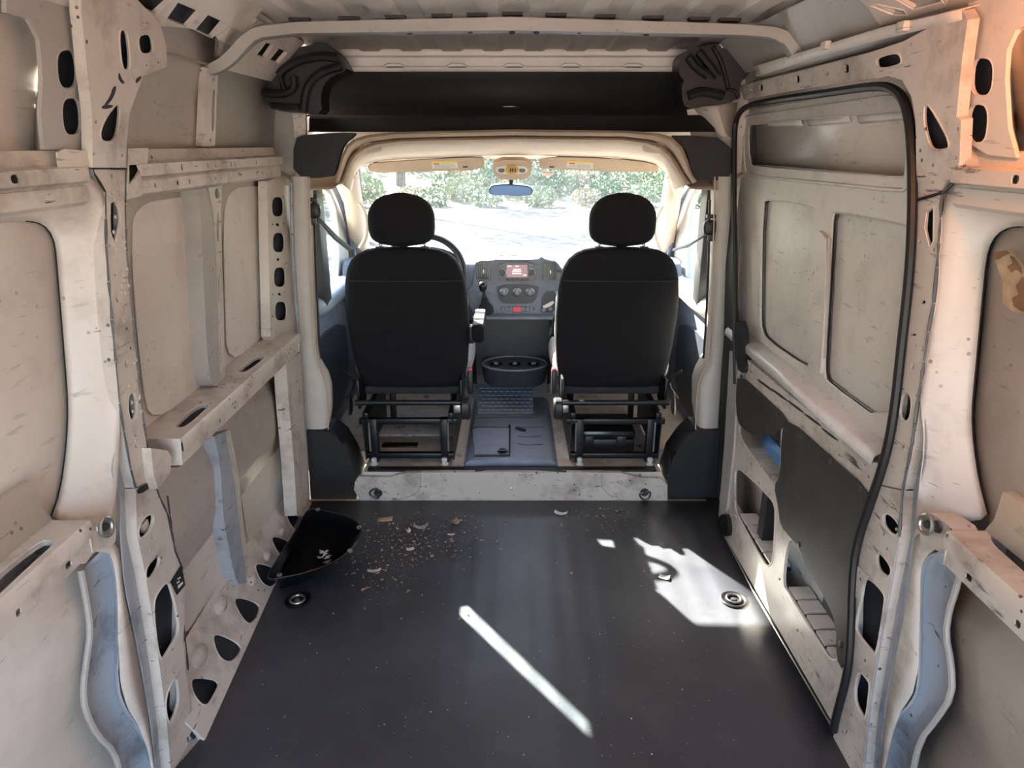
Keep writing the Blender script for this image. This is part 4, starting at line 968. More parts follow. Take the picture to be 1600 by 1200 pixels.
# ---- B pillar trims
def b_trim(m, n_):
    f = (lambda p: p) if m < 0 else (lambda p: (1600 - p[0], p[1]))
    t_ = thing('trim_%d' % n_, (m * .8, 2.85, 0), 'beige plastic door pillar trim behind the %s seat' % ('driver' if m < 0 else 'passenger'), 'trim', kind='structure')
    lev = [(276, 459, 482, 493), (330, 458, 483, 494), (400, 458, 485, 496), (480, 464, 488, 500), (545, 468, 491, 503), (568, 470, 494, 508), (588, 472, 504, 521), (605, 473, 509, 526), (640, 475, 511, 526), (662, 477, 512, 521), (671, 478, 512, 516)]
    R = []; YF = 2.865 if m < 0 else 2.97
    for py, a, c, d in lev:
        p0 = onY(*f((a, py)), 2.79); p1 = onY(*f((c, py)), 2.79)
        p2 = onY(*f((d, py)), YF); zc = p1.z
        ring = [(p0.x, 2.79, zc), (p1.x, 2.79, zc), (p2.x, YF, zc), (p0.x * 1.03, YF + .015, zc), (p0.x * 1.03, 2.82, zc)]
        R.append([Vector(v) for v in chaikin(ring, 2)])
    B().rings(R).build('pillar_cover', 'trim_beige', t_, angle=40)
    # raised edge line down the inner corner
    B().tube([onY(*f((c + 1, py)), 2.786) for py, a, c, d in lev], .003, 6, smooth=1).build('cover_edge', 'headliner', t_)
    # black slot of the belt height adjuster
    p = [onY(*f(q), 2.835) for q in [(491, 312), (492, 372), (494, 440), (498, 520), (501, 560)]]
    B().tube(p, .005, 6).build('adjuster_slot', 'black_rubber', t_)
    # grey blue edge seal beside the column
    B().tube([onY(*f(q), 2.775) for q in [(455, 285), (456, 380), (463, 480), (470, 570), (477, 680), (483, 790)]], .006, 6, smooth=1).build('edge_seal', 'sealer_blue' if m < 0 else 'black_rubber', t_)
    # lower black cover
    YL = PY(2.775)
    low = [(479, 673), (514, 675), (532, 690), (548, 718), (557, 750), (557, 803), (487, 806)] if m < 0 else mir([(460, 672), (512, 672), (530, 690), (548, 715), (556, 745), (556, 800), (480, 806)])
    B().plate(YL, low, t=.006, box=.16, rnd=0).build('lower_cover', 'trim_black', t_)
    lo3 = [onY(*f(q), 2.776) for q in [(514, 675), (532, 690), (548, 718), (557, 750), (557, 780)]]
    fr3 = [onY(*f(q), 3.02) for q in [(522, 655), (545, 676), (562, 700), (570, 722), (572, 740)]]
    md3 = [(a + c) / 2 + Vector((m * -.02, 0, .012)) for a, c in zip(lo3, fr3)]
    B().loft([lo3, md3, fr3], 14, smooth=1).build('lower_flank', 'black_plastic', t_, solid=.004)
    return t_
b_trim(-1, 1); b_trim(1, 2)
# ---- headliner
HLN = thing('headliner', (0, 3.1, 1.45), 'beige moulded cab headliner framing the opening to the cab', 'headliner', kind='structure')
H0 = [(523, 284), (529, 264), (534, 245), (541, 229), (553, 218), (572, 212), (620, 207), (800, 203), (980, 205), (1028, 209), (1050, 215), (1066, 230), (1074, 250), (1079, 268), (1088, 284)]
H1 = [(527, 286), (534, 264), (540, 246), (548, 233), (561, 224), (580, 218), (622, 213), (800, 209), (978, 211), (1020, 216), (1042, 223), (1057, 237), (1066, 254), (1073, 268), (1084, 286)]
H2 = [(532, 287), (540, 266), (547, 249), (556, 238), (569, 229), (586, 223), (625, 218), (800, 214), (975, 216), (1014, 221), (1034, 228), (1048, 241), (1058, 256), (1066, 270), (1079, 287)]
H3 = [(538, 290), (545, 270), (552, 254), (561, 243), (574, 235), (590, 229), (630, 224), (800, 220), (970, 222), (1008, 227), (1027, 234), (1041, 246), (1050, 259), (1058, 272), (1072, 290)]
H4 = [(545, 296), (549, 280), (552, 264), (558, 252), (572, 244), (592, 240), (640, 236), (800, 231), (960, 235), (1006, 240), (1026, 246), (1040, 256), (1046, 270), (1050, 282), (1056, 296)]
H5 = [(549, 302), (552, 288), (554, 274), (560, 263), (574, 256), (596, 252), (640, 249), (800, 243), (960, 247), (1004, 252), (1026, 257), (1040, 266), (1046, 277), (1049, 290), (1053, 302)]
b = B().loft([[onY(*p, 2.81) for p in H0], [onY(*p, 2.775) for p in H0], [onY(*p, 2.762) for p in mixp(H0, H1, .5)], [onY(*p, 2.775) for p in H1], [onY(*p, 2.85) for p in mixp(H1, H2, .35)], [onY(*p, 2.90) for p in mixp(H1, H2, .7)], [onY(*p, 2.86) for p in H2], [onY(*p, 2.845) for p in mixp(H2, H3, .5)], [onY(*p, 2.87) for p in H3], [onY(*p, 2.96) for p in mixp(H3, H4, .2)], [onY(*p, 3.25) for p in H4], [onY(*p, 3.58) for p in H5]], 90)
b.build('liner', 'headliner', HLN, solid=.004, angle=60)
# side returns from the liner down to the door heads
for m in (-1, 1):
    B().loft([[(m * .70, 2.80, 1.335), (m * .72, 3.2, 1.365), (m * .755, 3.57, 1.34)], [(m * .80, 2.80, 1.33), (m * .83, 3.2, 1.40), (m * .80, 3.57, 1.39)], [(m * .93, 2.80, 1.40), (m * .93, 3.2, 1.43), (m * .93, 3.57, 1.42)]], 12).build('liner_return', 'headliner', HLN, solid=.004)
    p = onY(800 + m * 232, 231.5, 2.90)
    B().lathe([(.0, .004), (.03, .004), (.045, .0), (.045, -.01)], frame(p + Vector((0, 0, -.004)), (0, -.4, -1)) @ Matrix.Scale(1.6, 4, (1, 0, 0)), 20).build('liner_dimple', 'headliner', HLN)
# outer cab shell that keeps daylight out
b = B().grid(lambda u, v: Vector((-.97 + 1.94 * v, [3.28, 3.48, 3.60, 3.632][int(round(u * 3))], [1.95, 1.74, 1.54, 1.43][int(round(u * 3))])), 3, 4)
b.build('roof_cap', 'paint', CE, solid=.004)
for m, par in ((-1, WL), (1, WR)):
    B().add([(m * .955, 2.80, 1.38), (m * .955, 2.80, 1.95), (m * .955, 3.3, 1.95), (m * .955, 3.5, 1.72), (m * .955, 3.64, 1.38)], [(0, 1, 2, 3, 4)]).build('cap_side', 'paint', par, solid=.004)
    B().box((m * .955 - .004, 2.80, -.1), (m * .955 + .004, 2.95, 1.40)).build('door_pillar', 'paint', par)
# ---- A pillars
for m, n_ in ((-1, 3), (1, 4)):
    t_ = thing('trim_%d' % n_, (m * .8, 3.8, .88), 'beige windscreen pillar trim with grab handle on the %s side' % ('driver' if m < 0 else 'passenger'), 'trim', kind='structure')
    R = []
    for k in range(9):
        s_ = k / 8
        c = Vector((m * (.795 + .105 * s_), 3.56 + .64 * s_, 1.375 - .52 * s_))
        w_ = .035 + .012 * s_
        R.append([c + Vector((m * x, y, z)) for x, y, z in chaikin([(-w_, .03, .02), (.0, .06, .05), (w_ + .01, .05, .05), (w_ + .02, -.04, -.03), (0, -.07, -.05), (-w_, -.05, -.03)], 1)])
    B().rings(R).build('pillar_cover', 'headliner', t_, angle=60)
    g = [(561, 317), (569, 328), (574, 348), (572, 372), (562, 388)] if m < 0 else [(1037, 322), (1029, 335), (1023, 352), (1025, 372), (1034, 392)]
    B().tube([onY(*p, 3.62) for p in g], .011, 8, smooth=2).build('grab_handle', 'headliner', t_)
    # dark door weatherstrip running down the pillar
    g = [(516, 284), (524, 296), (535, 322), (546, 360), (553, 395), (556, 418)]
    if m > 0: g = [(1083, 284), (1073, 298), (1062, 325), (1052, 362), (1046, 395), (1043, 418)]
    B().tube([onX(*p, m * .905) for p in g], .014, 8, smooth=1).build('weatherstrip', 'dash_plastic', t_)
# ---- windscreen
W1 = thing('window_1', (0, 3.9, .86), 'dusty raked windscreen of the van', 'window', kind='structure')
def wsf(u, v):
    s_ = v * 2 - 1
    return Vector(((.79 + .11 * u) * s_, 3.615 + .70 * u - (.06 + .14 * u) * s_ * s_, 1.44 - .59 * u))
B().grid(wsf, 6, 12).build('pane', 'windscreen_glass', W1, angle=80)
# ---- cab doors
def cab_door(m, n_):
    t_ = thing('door_%d' % n_, (m * .93, 3.4, .1), 'beige and grey cab door with clear window beside the %s seat' % ('driver' if m < 0 else 'passenger'), 'door', kind='structure')
    pl = PX(m * .93)
    f = (lambda p: p) if m < 0 else (lambda p: (1600 - p[0], p[1]))
    front = [(516, 303), (524, 325), (528.5, 360), (530, 400), (528, 440), (523, 462), (516, 472)]
    hole = [(3.0, 1.34), (3.35, 1.345)] + [pl.uv(*f(p)) for p in front] + [(3.3, .845), (2.98, .845)]
    outer = [(2.93, .05), (4.25, .05), (4.3, .86), (3.72, 1.44), (2.93, 1.44)]
    B().plate(pl, outer, [hole], t=.03, px=False, lip=.006).build('door_frame', 'trim_beige', t_)
    G = B().plate(pl, [(2.98, 1.36), (3.6, 1.36), (3.9, 1.1), (3.9, .82), (2.98, .82)], t=.004, d=-.016, px=False).build('pane', 'door_glass', t_)
    # rear glass run, deepened to block a second sun strip on the floor
    B().box((min(m * .925, m * .838), 3.07, .80), (max(m * .925, m * .838), 3.17, 1.36), ch=.004).build('glass_run', 'black_rubber', t_)
    # lower lining
    B().plate(PX(m * .90), [(2.93, .14), (4.1, .14), (4.1, .82), (3.9, .835), (2.93, .835)], [], t=.03, px=False).build('door_lining', 'dash_plastic', t_)
    B().plate(PX(m * .885), chaikin([(3.02, .22), (3.55, .22), (3.6, .5), (3.55, .62), (3.1, .66), (3.02, .6)], 1), [], t=.02, px=False).build('door_pocket', 'dash_dark', t_)
    R = [superell(m * (.87 - .0 * k), y, .0, 1, 1) for k, y in ((0, 3.1),)]
    b = B(); secs = []
    for y, sx_, sz in ((2.98, .015, .02), (3.02, .045, .045), (3.2, .055, .05), (3.5, .055, .045), (3.68, .045, .04), (3.74, .015, .02)):
        secs.append([Vector((m * .885 + sx_ * math.cos(a * math.pi / 8), y, .80 + sz * math.sin(a * math.pi / 8))) for a in range(16)])
    b.rings(secs).build('arm_rest', 'trim_beige' if m > 0 else 'dash_plastic', t_)
    return t_
cab_door(-1, 2); cab_door(1, 3)
FW = B().box((-.95, 4.14, -.3), (.95, 4.2, .80)).build('firewall', 'dash_dark')
tag(FW, 'dark bulkhead of the foot wells below the dashboard', 'wall', kind='structure')
BN = B().grid(lambda u, v: Vector((-.95 + 1.9 * v, 4.2 + .85 * u, .84 - .10 * u - .22 * u * u - .05 * (2 * v - 1) ** 2)), 6, 10).build('bonnet', 'car_white', solid=.01)
tag(BN, 'white bonnet in front of the windscreen', 'bonnet', kind='structure')
# ---- foam ducts in the roof corners
def duct(name, q, y, d, label, arch):
    pl = PY(y)
    c = pl.hit(sum(p[0] for p in q) / len(q), sum(p[1] for p in q) / len(q))
    t_ = thing(name, (c.x, y, min(pl.hit(*p).z for p in q)), label, 'duct')
    B().plate(pl, q, t=.02, box=d, rnd=1).build('shell', 'black_plastic', t_)
    for k, (path, r) in enumerate(arch):
        B().tube([pl.at(pl.uv(*p), .012) for p in path], r, 8, flat=.6, smooth=2).build('moulded_rib', 'black_plastic', t_)
    return t_
duct('roof_corner_duct', [(399, 152), (401, 120), (428, 117), (444, 96), (460, 75), (487, 70), (492, 65), (502, 64), (527, 81), (537, 98), (543, 110), (520, 118), (506, 131), (501, 150), (503, 178), (476, 177), (424, 172), (422, 163)], 2.72, .12, 'black moulded duct in the roof corner above the driver side',
     [([(438, 118), (446, 108), (470, 94), (505, 88), (530, 92)], .026), ([(476, 175), (478, 148), (486, 128), (505, 112), (535, 104)], .026), ([(405, 140), (425, 148), (450, 146), (462, 138), (460, 120)], .024), ([(426, 165), (450, 168), (470, 168)], .02), ([(440, 112), (442, 130), (446, 140)], .016)])
duct('roof_corner_duct', [(1062, 92), (1066, 85), (1080, 76), (1110, 69), (1126, 69), (1128, 76), (1148, 76), (1160, 88), (1172, 104), (1170, 118), (1155, 130), (1158, 158), (1098, 164), (1094, 168), (1078, 170), (1067, 164), (1065, 134), (1070, 126), (1061, 118)], 2.72, .12, 'black moulded duct in the roof corner above the sliding door side',
     [([(1112, 74), (1122, 90), (1130, 110), (1136, 138)], .012), ([(1075, 90), (1085, 105), (1105, 118)], .026), ([(1074, 150), (1095, 142), (1128, 150)], .028), ([(1090, 82), (1105, 100), (1120, 120)], .026), ([(1135, 140), (1148, 142), (1152, 155)], .010)])
# ================================================================== SEATS, DASHBOARD, CAB THINGS
def seat(sx, driver):
    cx = -.462 if driver else .462
    name = 'driver_seat' if driver else 'passenger_seat'
    lab = 'black fabric driver seat with fold-down armrest and tall headrest' if driver else 'black fabric passenger seat over an open base with a case beneath'
    inn = 1 if driver else -1                       # direction to the middle of the cab
    t_ = thing(name, (cx, 2.95, .128), lab, 'seat')
    yc = lambda z: 3.075 - .19 * (z - .43)
    lv = [(.432, .215, .045), (.44, .235, .055), (.47, .252, .06), (.55, .266, .062), (.65, .275, .062), (.78, .279, .062), (.88, .274, .06), (.95, .264, .058), (1.0, .249, .056), (1.035, .229, .053), (1.06, .20, .048), (1.078, .16, .04), (1.086, .11, .028), (1.089, .05, .012)]
    br = B().rings([superell(cx, yc(z), z, a * .972, c, 3.6, 36) for z, a, c in lv]).build('backrest', 'fabric_black', t_, angle=60)
    # stitched seam and rear cover edge
    for z in (.948,):
        a, c = .255, .0585
        B().tube([Vector((cx + x, yc(z) - c * (1 - abs(x / a) ** 3.6) ** (1 / 3.6) - .001, z)) for x in [a * .97 * (k / 12 - 1) for k in range(25)]], .0022, 6).build('seam', 'fabric_grey', br)
    # side bolster in a pale tone that paints in the light on it
    for s_ in (-1, 1):
        R = []
        for z, a in ((.46, .235), (.55, .25), (.7, .26), (.85, .258), (.97, .235), (1.02, .20)):
            R.append(superell(cx + s_ * (a - .022), yc(z) + .045, z, .03, .045, 2.4, 16))
        B().rings(R).build('side_bolster', 'fabric_lit', t_)
    B().box((cx - .225, yc(.42) - .045, .395), (cx + .225, yc(.42) + .02, .437), ch=.012).build('back_skirt', 'fabric_grey', t_)
    # headrest
    R = []
    for k in range(-10, 11):
        u = k / 10
        e = 2.3 if u > 0 else 5.0
        top = (1 - abs(u) ** e) ** (1 / 2.2) if abs(u) < 1 else .0
        hw = (.140 + .006 * min(0, u + .3)) * max(.14, top); R.append(superell(cx, 2.955, 1.200 + .110 * u, hw, .055 * max(.15, top), 2.8, 30))
    B().rings(R).build('headrest', 'fabric_black', t_, angle=70)
    for s_ in (-1, 1):
        B().tube([(cx + s_ * .094, 2.952, 1.07), (cx + s_ * .094, 2.952, 1.15)], .0065, 10).build('headrest_post', 'chrome', t_)
        B().box((cx + s_ * .094 - .02, 2.932, 1.076), (cx + s_ * .094 + .02, 2.972, 1.092), ch=.005).build('post_guide', 'black_plastic', t_)
    # cushion
    R = []
    for y, a, h in ((3.06, .21, .05), (3.09, .245, .07), (3.3, .255, .075), (3.42, .255, .075), (3.46, .235, .06), (3.48, .2, .03)):
        R.append([Vector((p.x, y, .50 + p.y)) for p in superell(cx, 0, 0, a, h, 3.5, 28)])
    B().rings(R).build('cushion', 'fabric_black', t_, angle=60)
    for s_ in (-1, 1):
        R = [[Vector((p.x, y, .515 + p.y)) for p in superell(cx + s_ * (.252 - d), 0, 0, .024, h, 2.2, 14)] for y, h, d in ((3.04, .02, .03), (3.08, .05, .006), (3.3, .062, 0), (3.40, .06, 0), (3.45, .03, .02))]
        B().rings(R).build('cushion_bolster', 'fabric_lit', t_)
    # base frame
    B().tube([(cx - .235, 2.872, .415), (cx + .235, 2.872, .415)], .012, 10).build('cross_tube', 'black_metal', t_)
    B().box((cx - .22, 2.85, .318), (cx + .22, 2.878, .345), ch=.004).build('cross_bar', 'black_metal', t_)
    B().box((cx - .20, 2.85, .152), (cx + .20, 2.878, .178), ch=.004).build('cross_bar', 'black_metal', t_)
    B().box((cx - .22, 3.36, .318), (cx + .22, 3.39, .345), ch=.004).build('cross_bar', 'black_metal', t_)
    for s_ in (-1, 1):
        B().box((cx + s_ * .158 - .017, 2.845, .137), (cx + s_ * .158 + .017, 2.885, .345), ch=.004).build('post', 'black_metal', t_)
        B().box((cx + s_ * .158 - .014, 3.355, .137), (cx + s_ * .158 + .014, 3.39, .345), ch=.004).build('post', 'black_metal', t_)
        B().box((cx + s_ * .19 - .012, 2.85, .345), (cx + s_ * .19 + .012, 3.44, .375), ch=.004).build('slide_rail', 'black_metal', t_)
        B().tube([(cx + s_ * .176, 2.848, .19), (cx + s_ * .176, 2.848, .33)], .005, 8).build('brace_rod', 'zinc', t_)
        M = frame((cx + s_ * .158, 2.822, .137), (0, 0, 1))
        B().lathe([(.018, 0), (.018, .006), (.012, .008), (.012, .018), (.014, .024), (.010, .032), (.0, .036)], M, 12).build('floor_bolt', 'bolt_white', t_)
        B().plate(PX(cx + s_ * .20), [(2.86, .14), (3.40, .14), (3.42, .345), (2.84, .345)], t=.004, px=False).build('side_panel', 'black_plastic', t_)
        # back hinge plate
        B().box((cx + s_ * .232 - .006, 2.93, .36), (cx + s_ * .232 + .006, 3.08, .50), ch=.004).build('hinge_plate', 'black_metal', t_)
    # recliner cover + buckle on the tunnel side
    R = [[Vector((x, 2.905 + p.x, .375 + p.y)) for p in superell(0, 0, 0, .04 * k, .048 * k, 3.2, 20)] for x, k in ((cx + inn * .235, .8), (cx + inn * .24, 1), (cx + inn * .268, 1), (cx + inn * .275, .85))]
    B().rings(R).build('recliner_cover', 'black_plastic', t_)
    B().box((cx + inn * .22 - .02, 2.885, .36), (cx + inn * .22 + .012, 2.93, .40), ch=.004).build('hinge_bracket', 'zinc', t_)
    bk = B().box((cx + inn * .272 - .012, 2.965, .42), (cx + inn * .272 + .012, 2.995, .535), ch=.006).build('belt_buckle', 'black_plastic', t_)
    B().box((cx + inn * .272 - .010, 2.963, .533), (cx + inn * .272 + .010, 2.991, .543), ch=.002).build('release_button', 'red_plastic', bk)
    # outer side: lever arm
    B().plate(PX(cx - inn * .262), chaikin([(2.86, .36), (2.90, .45), (2.93, .45), (2.95, .36), (2.9, .345)], 1), t=.006, px=False).build('side_bracket', 'zinc' if not driver else 'black_metal', t_)
    if driver:
        R = [[Vector((-.152 + p.x, y, .70 + p.y)) for p in superell(0, 0, 0, .03 * k, .045 * k, 3, 20)] for y, k in ((2.98, .55), (2.985, .9), (3.0, 1), (3.26, .95), (3.29, .7))]
        ar = B().rings(R).build('arm_rest', 'fabric_black', t_)
        B().box((-.176, 2.99, .735), (-.128, 3.27, .748), ch=.006).build('arm_pad', 'fabric_lit', ar)
        B().box((-.20, 3.03, .64), (-.17, 3.09, .72), ch=.008).build('arm_bracket', 'black_plastic', t_)
    return t_
seat(-1, True); seat(1, False)
# tool case under the passenger seat
t_ = thing('tool_case', (.43, 3.05, .129), 'black plastic case with two latches under the passenger seat', 'case')
B().box((.30, 2.97, .129), (.575, 3.2, .195), ch=.012).build('case_body', 'black_plastic', t_)
B().box((.298, 2.965, .197), (.577, 3.2, .238), ch=.014).build('case_lid', 'black_gloss', t_)
for x in (.36, .51):
    B().box((x - .022, 2.955, .165), (x + .022, 2.967, .215), ch=.004).build('latch', 'black_plastic', t_)

# ---- seat belts
def belt(m):
    f = (lambda p: p) if m < 0 else (lambda p: (1600 - p[0], p[1] + 26))
    a = onY(*f((491, 329)), 2.825)
    t_ = thing('seat_belt', (a.x, 2.9, .3), 'grey seat belt strap and guide on the %s side pillar' % ('driver' if m < 0 else 'passenger'), 'seat belt')
    R = [[Vector((a.x + p.x, 2.825 + dy, a.z + p.y)) for p in superell(0, 0, 0, .028 * k, .03 * k, 2.6, 18)] for dy, k in ((-.018, .7), (-.012, 1), (.012, 1), (.018, .7))]
    B().rings(R).build('belt_guide', 'black_plastic', t_)
    B().box((a.x - .018, 2.81, a.z + .035), (a.x + .018, 2.835, a.z + .05), ch=.004).build('height_button', 'black_plastic', t_)
    B().box((a.x - .03 * (m < 0) - .004, 2.815, a.z - .055), (a.x + .03 * (m > 0) + .004, 2.835, a.z - .02), ch=.004).build('belt_slot', 'black_metal', t_)
    c = Vector((m * .705, 3.06, 1.06)); s0 = a + Vector((m * -.012, 0, -.03))
    e = Vector((0, .024, .0)); ud = (c - s0).normalized(); sd_ = Vector((.25, .97, .1)) * .022
    B().loft([[s0 - sd_ * .6, s0 + sd_ * .6], [s0.lerp(c, .5) - sd_ + Vector((0, 0, -.012)), s0.lerp(c, .5) + sd_ + Vector((0, 0, -.012))], [c - sd_, c + sd_]], 4).build('webbing', 'belt_web', t_, solid=.002)
    p2 = onY(*f((504, 555)), 2.88)
    # lower anchor strap
    q = [Vector((m * .77, 2.98, .53)), Vector((m * .735, 2.99, .50)), Vector((m * .72, 3.0, .455)), Vector((m * .76, 2.96, .40))]
    B().tube(q, .010, 6, flat=.5, smooth=1).build('anchor_strap', 'black_plastic', t_)
belt(-1); belt(1)

# ---- dashboard
D = thing('dashboard', (0, 3.7, .5), 'blue grey plastic dashboard with radio, round dials and gear lever', 'dashboard')
sec = [(4.32, .80), (4.22, .855), (3.95, .895), (3.76, .912), (3.69, .908), (3.655, .89), (3.64, .85), (3.635, .74), (3.65, .66), (3.70, .60), (3.80, .56), (4.12, .52), (4.12, .78)]
B().prism(sec, 'x', -.895, .895).build('dash_body', 'dash_plastic', D, angle=50)
# instrument hood and side lumps
R = [[Vector((-.455 + .20 * math.cos(a * math.pi / 12) * k, y, .90 + .10 * max(-.3, math.sin(a * math.pi / 12)) * k)) for a in range(24)] for y, k in ((3.62, .98), (3.66, 1), (3.85, .9), (4.0, .5))]
B().rings(R).build('instrument_hood', 'dash_dark', D)
R = [[Vector((.52 + .32 * math.cos(a * math.pi / 12) * k, y, .88 + .05 * math.sin(a * math.pi / 12) * k)) for a in range(24)] for y, k in ((3.58, .8), (3.62, 1), (3.9, .9), (4.05, .5))]
B().rings(R).build('glovebox_roll', 'dash_plastic', D)
qz = lambda q: [(720 + u / 9.41, 395 + v / 9.41) for u, v in q]
CS = PY(3.60)
b = B().plate(CS, qz([(95, 560), (190, 480), (195, 200), (230, 120), (440, 115), (520, 95), (1130, 100), (1170, 60), (1200, 60), (1240, 100), (1440, 130), (1480, 330), (1440, 560), (1420, 700), (1380, 900), (1370, 965), (250, 965), (150, 820), (110, 680)]), t=.05, rnd=1)
b.build('centre_stack', 'dash_plastic', D)
def panel(name, q, mat, d, t, par=D, rnd=1):
    return B().plate(CS, qz(q), t=t, d=d, rnd=rnd).build(name, mat, par)
rad = panel('radio', [(545, 130), (1120, 130), (1120, 330), (1090, 420), (590, 420), (545, 330)], 'black_gloss', .012, .014)
def rect(u0, v0, u1, v1): return [(u0, v0), (u1, v0), (u1, v1), (u0, v1)]
scr = panel('screen', rect(672, 172, 978, 352), 'screen', .0135, .002, rad, 0)
b = B()
for r_ in ((690, 183, 745, 193), (805, 183, 850, 197), (775, 232, 880, 245), (760, 256, 885, 270), (755, 290, 890, 305), (915, 315, 965, 328)):
    b.plate(CS, qz(rect(*r_)), t=.0005, d=.0145)
b.build('screen_text', 'screen_text', scr)
for u in (615, 1040):
    p = CS.at(CS.uv(*qz([(u, 280)])[0]), .012)
    k_ = B().lathe([(.0, .016), (.014, .016), (.016, .012), (.0175, 0)], frame(p, (0, -1, 0)), 20).build('radio_knob', 'dash_dark', rad)
    B().lathe([(.0165, .0), (.019, .001), (.019, .003), (.0165, .004)], frame(p, (0, -1, 0)), 20).build('knob_ring', 'chrome', k_)
for u in range(5): panel('radio_button', rect(665 + u * 70, 375, 720 + u * 70, 402), 'dash_dark', .014, .004, rad, 0)
for v in (160, 200):
    panel('radio_button', rect(605, v, 655, v + 28), 'dash_plastic', .014, .004, rad, 0); panel('radio_button', rect(1002, v, 1050, v + 28), 'dash_plastic', .014, .004, rad, 0)
hv = panel('climate_panel', [(525, 460), (1150, 460), (1130, 620), (1080, 720), (1000, 745), (660, 745), (590, 720), (540, 620)], 'dash_dark', .006, .01)
for u in (638, 828, 1018):
    p = CS.at(CS.uv(*qz([(u, 572)])[0]), .006)
    k_ = B().lathe([(.0, .018), (.014, .018), (.019, .013), (.021, 0)], frame(p, (0, -1, 0)), 24).build('climate_dial', 'dash_plastic', hv)
    B().lathe([(.0205, .0), (.024, .002), (.024, .005), (.0195, .010)], frame(p, (0, -1, 0)), 24).build('dial_ring', 'zinc', k_)
    B().box(p + Vector((-.0015, -.0195, -.002)), p + Vector((.0015, -.0175, .012))).build('dial_mark', 'paper_white', k_)
    for kk in range(7):
        an = math.radians(-60 + kk * 20)
        B().box(p + Vector((.0165 * math.sin(an) - .001, -.0165, .0165 * math.cos(an) - .001)), p + Vector((.0165 * math.sin(an) + .001, -.013, .0165 * math.cos(an) + .001))).build('dial_tick', 'paper_white', k_)
for u0, v0, u1, v1 in ((235, 135, 435, 385), (1215, 145, 1415, 400)):
    vt = panel('air_vent', rect(u0, v0, u1, v1), 'black_gloss', .004, .01, D, 0)
    for k in range(7):
        u = u0 + 12 + k * (u1 - u0 - 30) / 6
        panel('vent_slat', rect(u, v0 + 8, u + 10, v1 - 8), 'dash_plastic', .012, .008, vt, 0)
    panel('vent_tab', rect((u0 + u1) / 2 - 8, v0 + 105, (u0 + u1) / 2 + 10, v0 + 155), 'lamp_white', .016, .004, vt, 0)
for k in range(6):
    panel('defrost_slot', rect(1240 + k * 26, 92, 1256 + k * 26, 108), 'black_gloss', .003, .004, D, 0)
sw = panel('switch_row', rect(590, 788, 1085, 862), 'dash_dark', .004, .006)
for k in range(6):
    u = 600 + k * 55 if k < 3 else 895 + (k - 3) * 60
    panel('switch', rect(u, 795, u + 48, 855), 'dash_plastic', .008, .005, sw, 0)
panel('hazard_switch', rect(765, 792, 890, 858), 'hazard_red', .010, .006, sw, 0)
panel('cubby', [(1200, 570), (1430, 560), (1400, 880), (1170, 880)], 'dash_dark', .002, .004)
for u, v in ((1215, 838), (1312, 825)):
    p = CS.at(CS.uv(*qz([(u, v)])[0]), .004)
    s_ = B().lathe([(.0, .010), (.011, .010), (.0145, .004), (.0145, -.002)], frame(p, (0, -1, .4)), 18).build('power_socket', 'dash_plastic', D)
B().plate(CS, qz([(1200, 780), (1350, 700), (1375, 725), (1330, 770), (1230, 815)]), t=.004, d=.010).build('socket_flap', 'zinc', D)
# gear lever
p0, p1 = CS.at(CS.uv(*qz([(375, 800)])[0]), .03), CS.at(CS.uv(*qz([(335, 430)])[0]), .11)
bt = B().rings([[p0.lerp(p1, k) + Vector((x * r_, 0, z * r_ * .6)) for x, z in [(math.cos(a * math.pi / 6), math.sin(a * math.pi / 6)) for a in range(12)]] for k, r_ in ((-.12, .04), (.05, .038), (.15, .028), (.3, .020), (.5, .013), (.62, .010))]).build('gear_lever', 'dash_dark', D)
B().tube([p0.lerp(p1, .55), p1], .009, 8).build('lever_shaft', 'chrome', bt)
b = B(); R = [[p1 + Vector((.022 * r_ * math.cos(a * math.pi / 10), .022 * r_ * math.sin(a * math.pi / 10), h)) for a in range(20)] for r_, h in ((.45, -.03), (.8, -.018), (1, 0), (.95, .01), (.6, .02), (.1, .0235))]
b.rings(R).build('lever_knob', 'black_gloss', bt)
panel('lever_plate', [(105, 570), (280, 560), (500, 590), (520, 760), (480, 870), (280, 880), (150, 700)], 'dash_plastic', .008, .01)
# lower bin and cup tray
BB = PY(3.66)
CN = thing('console_bin', (.015, 3.55, .285), 'dark open bin with three cup wells below the centre stack', 'console')
B().plate(BB, [(742, 498), (868, 498), (868, 585), (742, 585)], t=.004).build('bin_back', 'black_plastic', CN)
for m in (-1, 1):
    B().loft([[Vector((m * .205, 3.60, .635)), Vector((m * .205, 3.60, .30))], [Vector((m * .195, 3.47, .60)), Vector((m * .185, 3.45, .30))], [Vector((m * .215, 3.50, .62)), Vector((m * .21, 3.48, .30))]], 6).build('bin_side', 'black_plastic', CN, solid=.006)
R = []
for z, a, c in ((.285, .15, .10), (.30, .165, .12), (.375, .178, .135), (.388, .180, .138)):
    R.append(superell(0.015, 3.535, z, a, c, 2.6, 32))
tr = B().rings(R).build('cup_tray', 'dash_dark', CN)
B().tube([Vector((.015 + .172 * math.cos(a * math.pi / 20), 3.535 + .13 * math.sin(a * math.pi / 20), .389)) for a in range(40)], .006, 8, True).build('tray_rim', 'dash_plastic', tr)
for x in (-.085, .015, .115):
    B().lathe([(.036, 0), (.036, .004), (.031, .004), (.029, .0), (.0, .0)], frame((x, 3.52, .389), (0, 0, 1)), 20).build('cup_well', 'black_gloss', tr)
    B().lathe([(.0, .012), (.010, .010), (.014, 0)], frame((x, 3.525, .390), (0, 0, 1)), 12).build('cup_boss', 'dash_plastic', tr)
B().box((-.21, 3.53, .628), (.215, 3.60, .645), ch=.006).build('bin_lip', 'dash_plastic', CN)
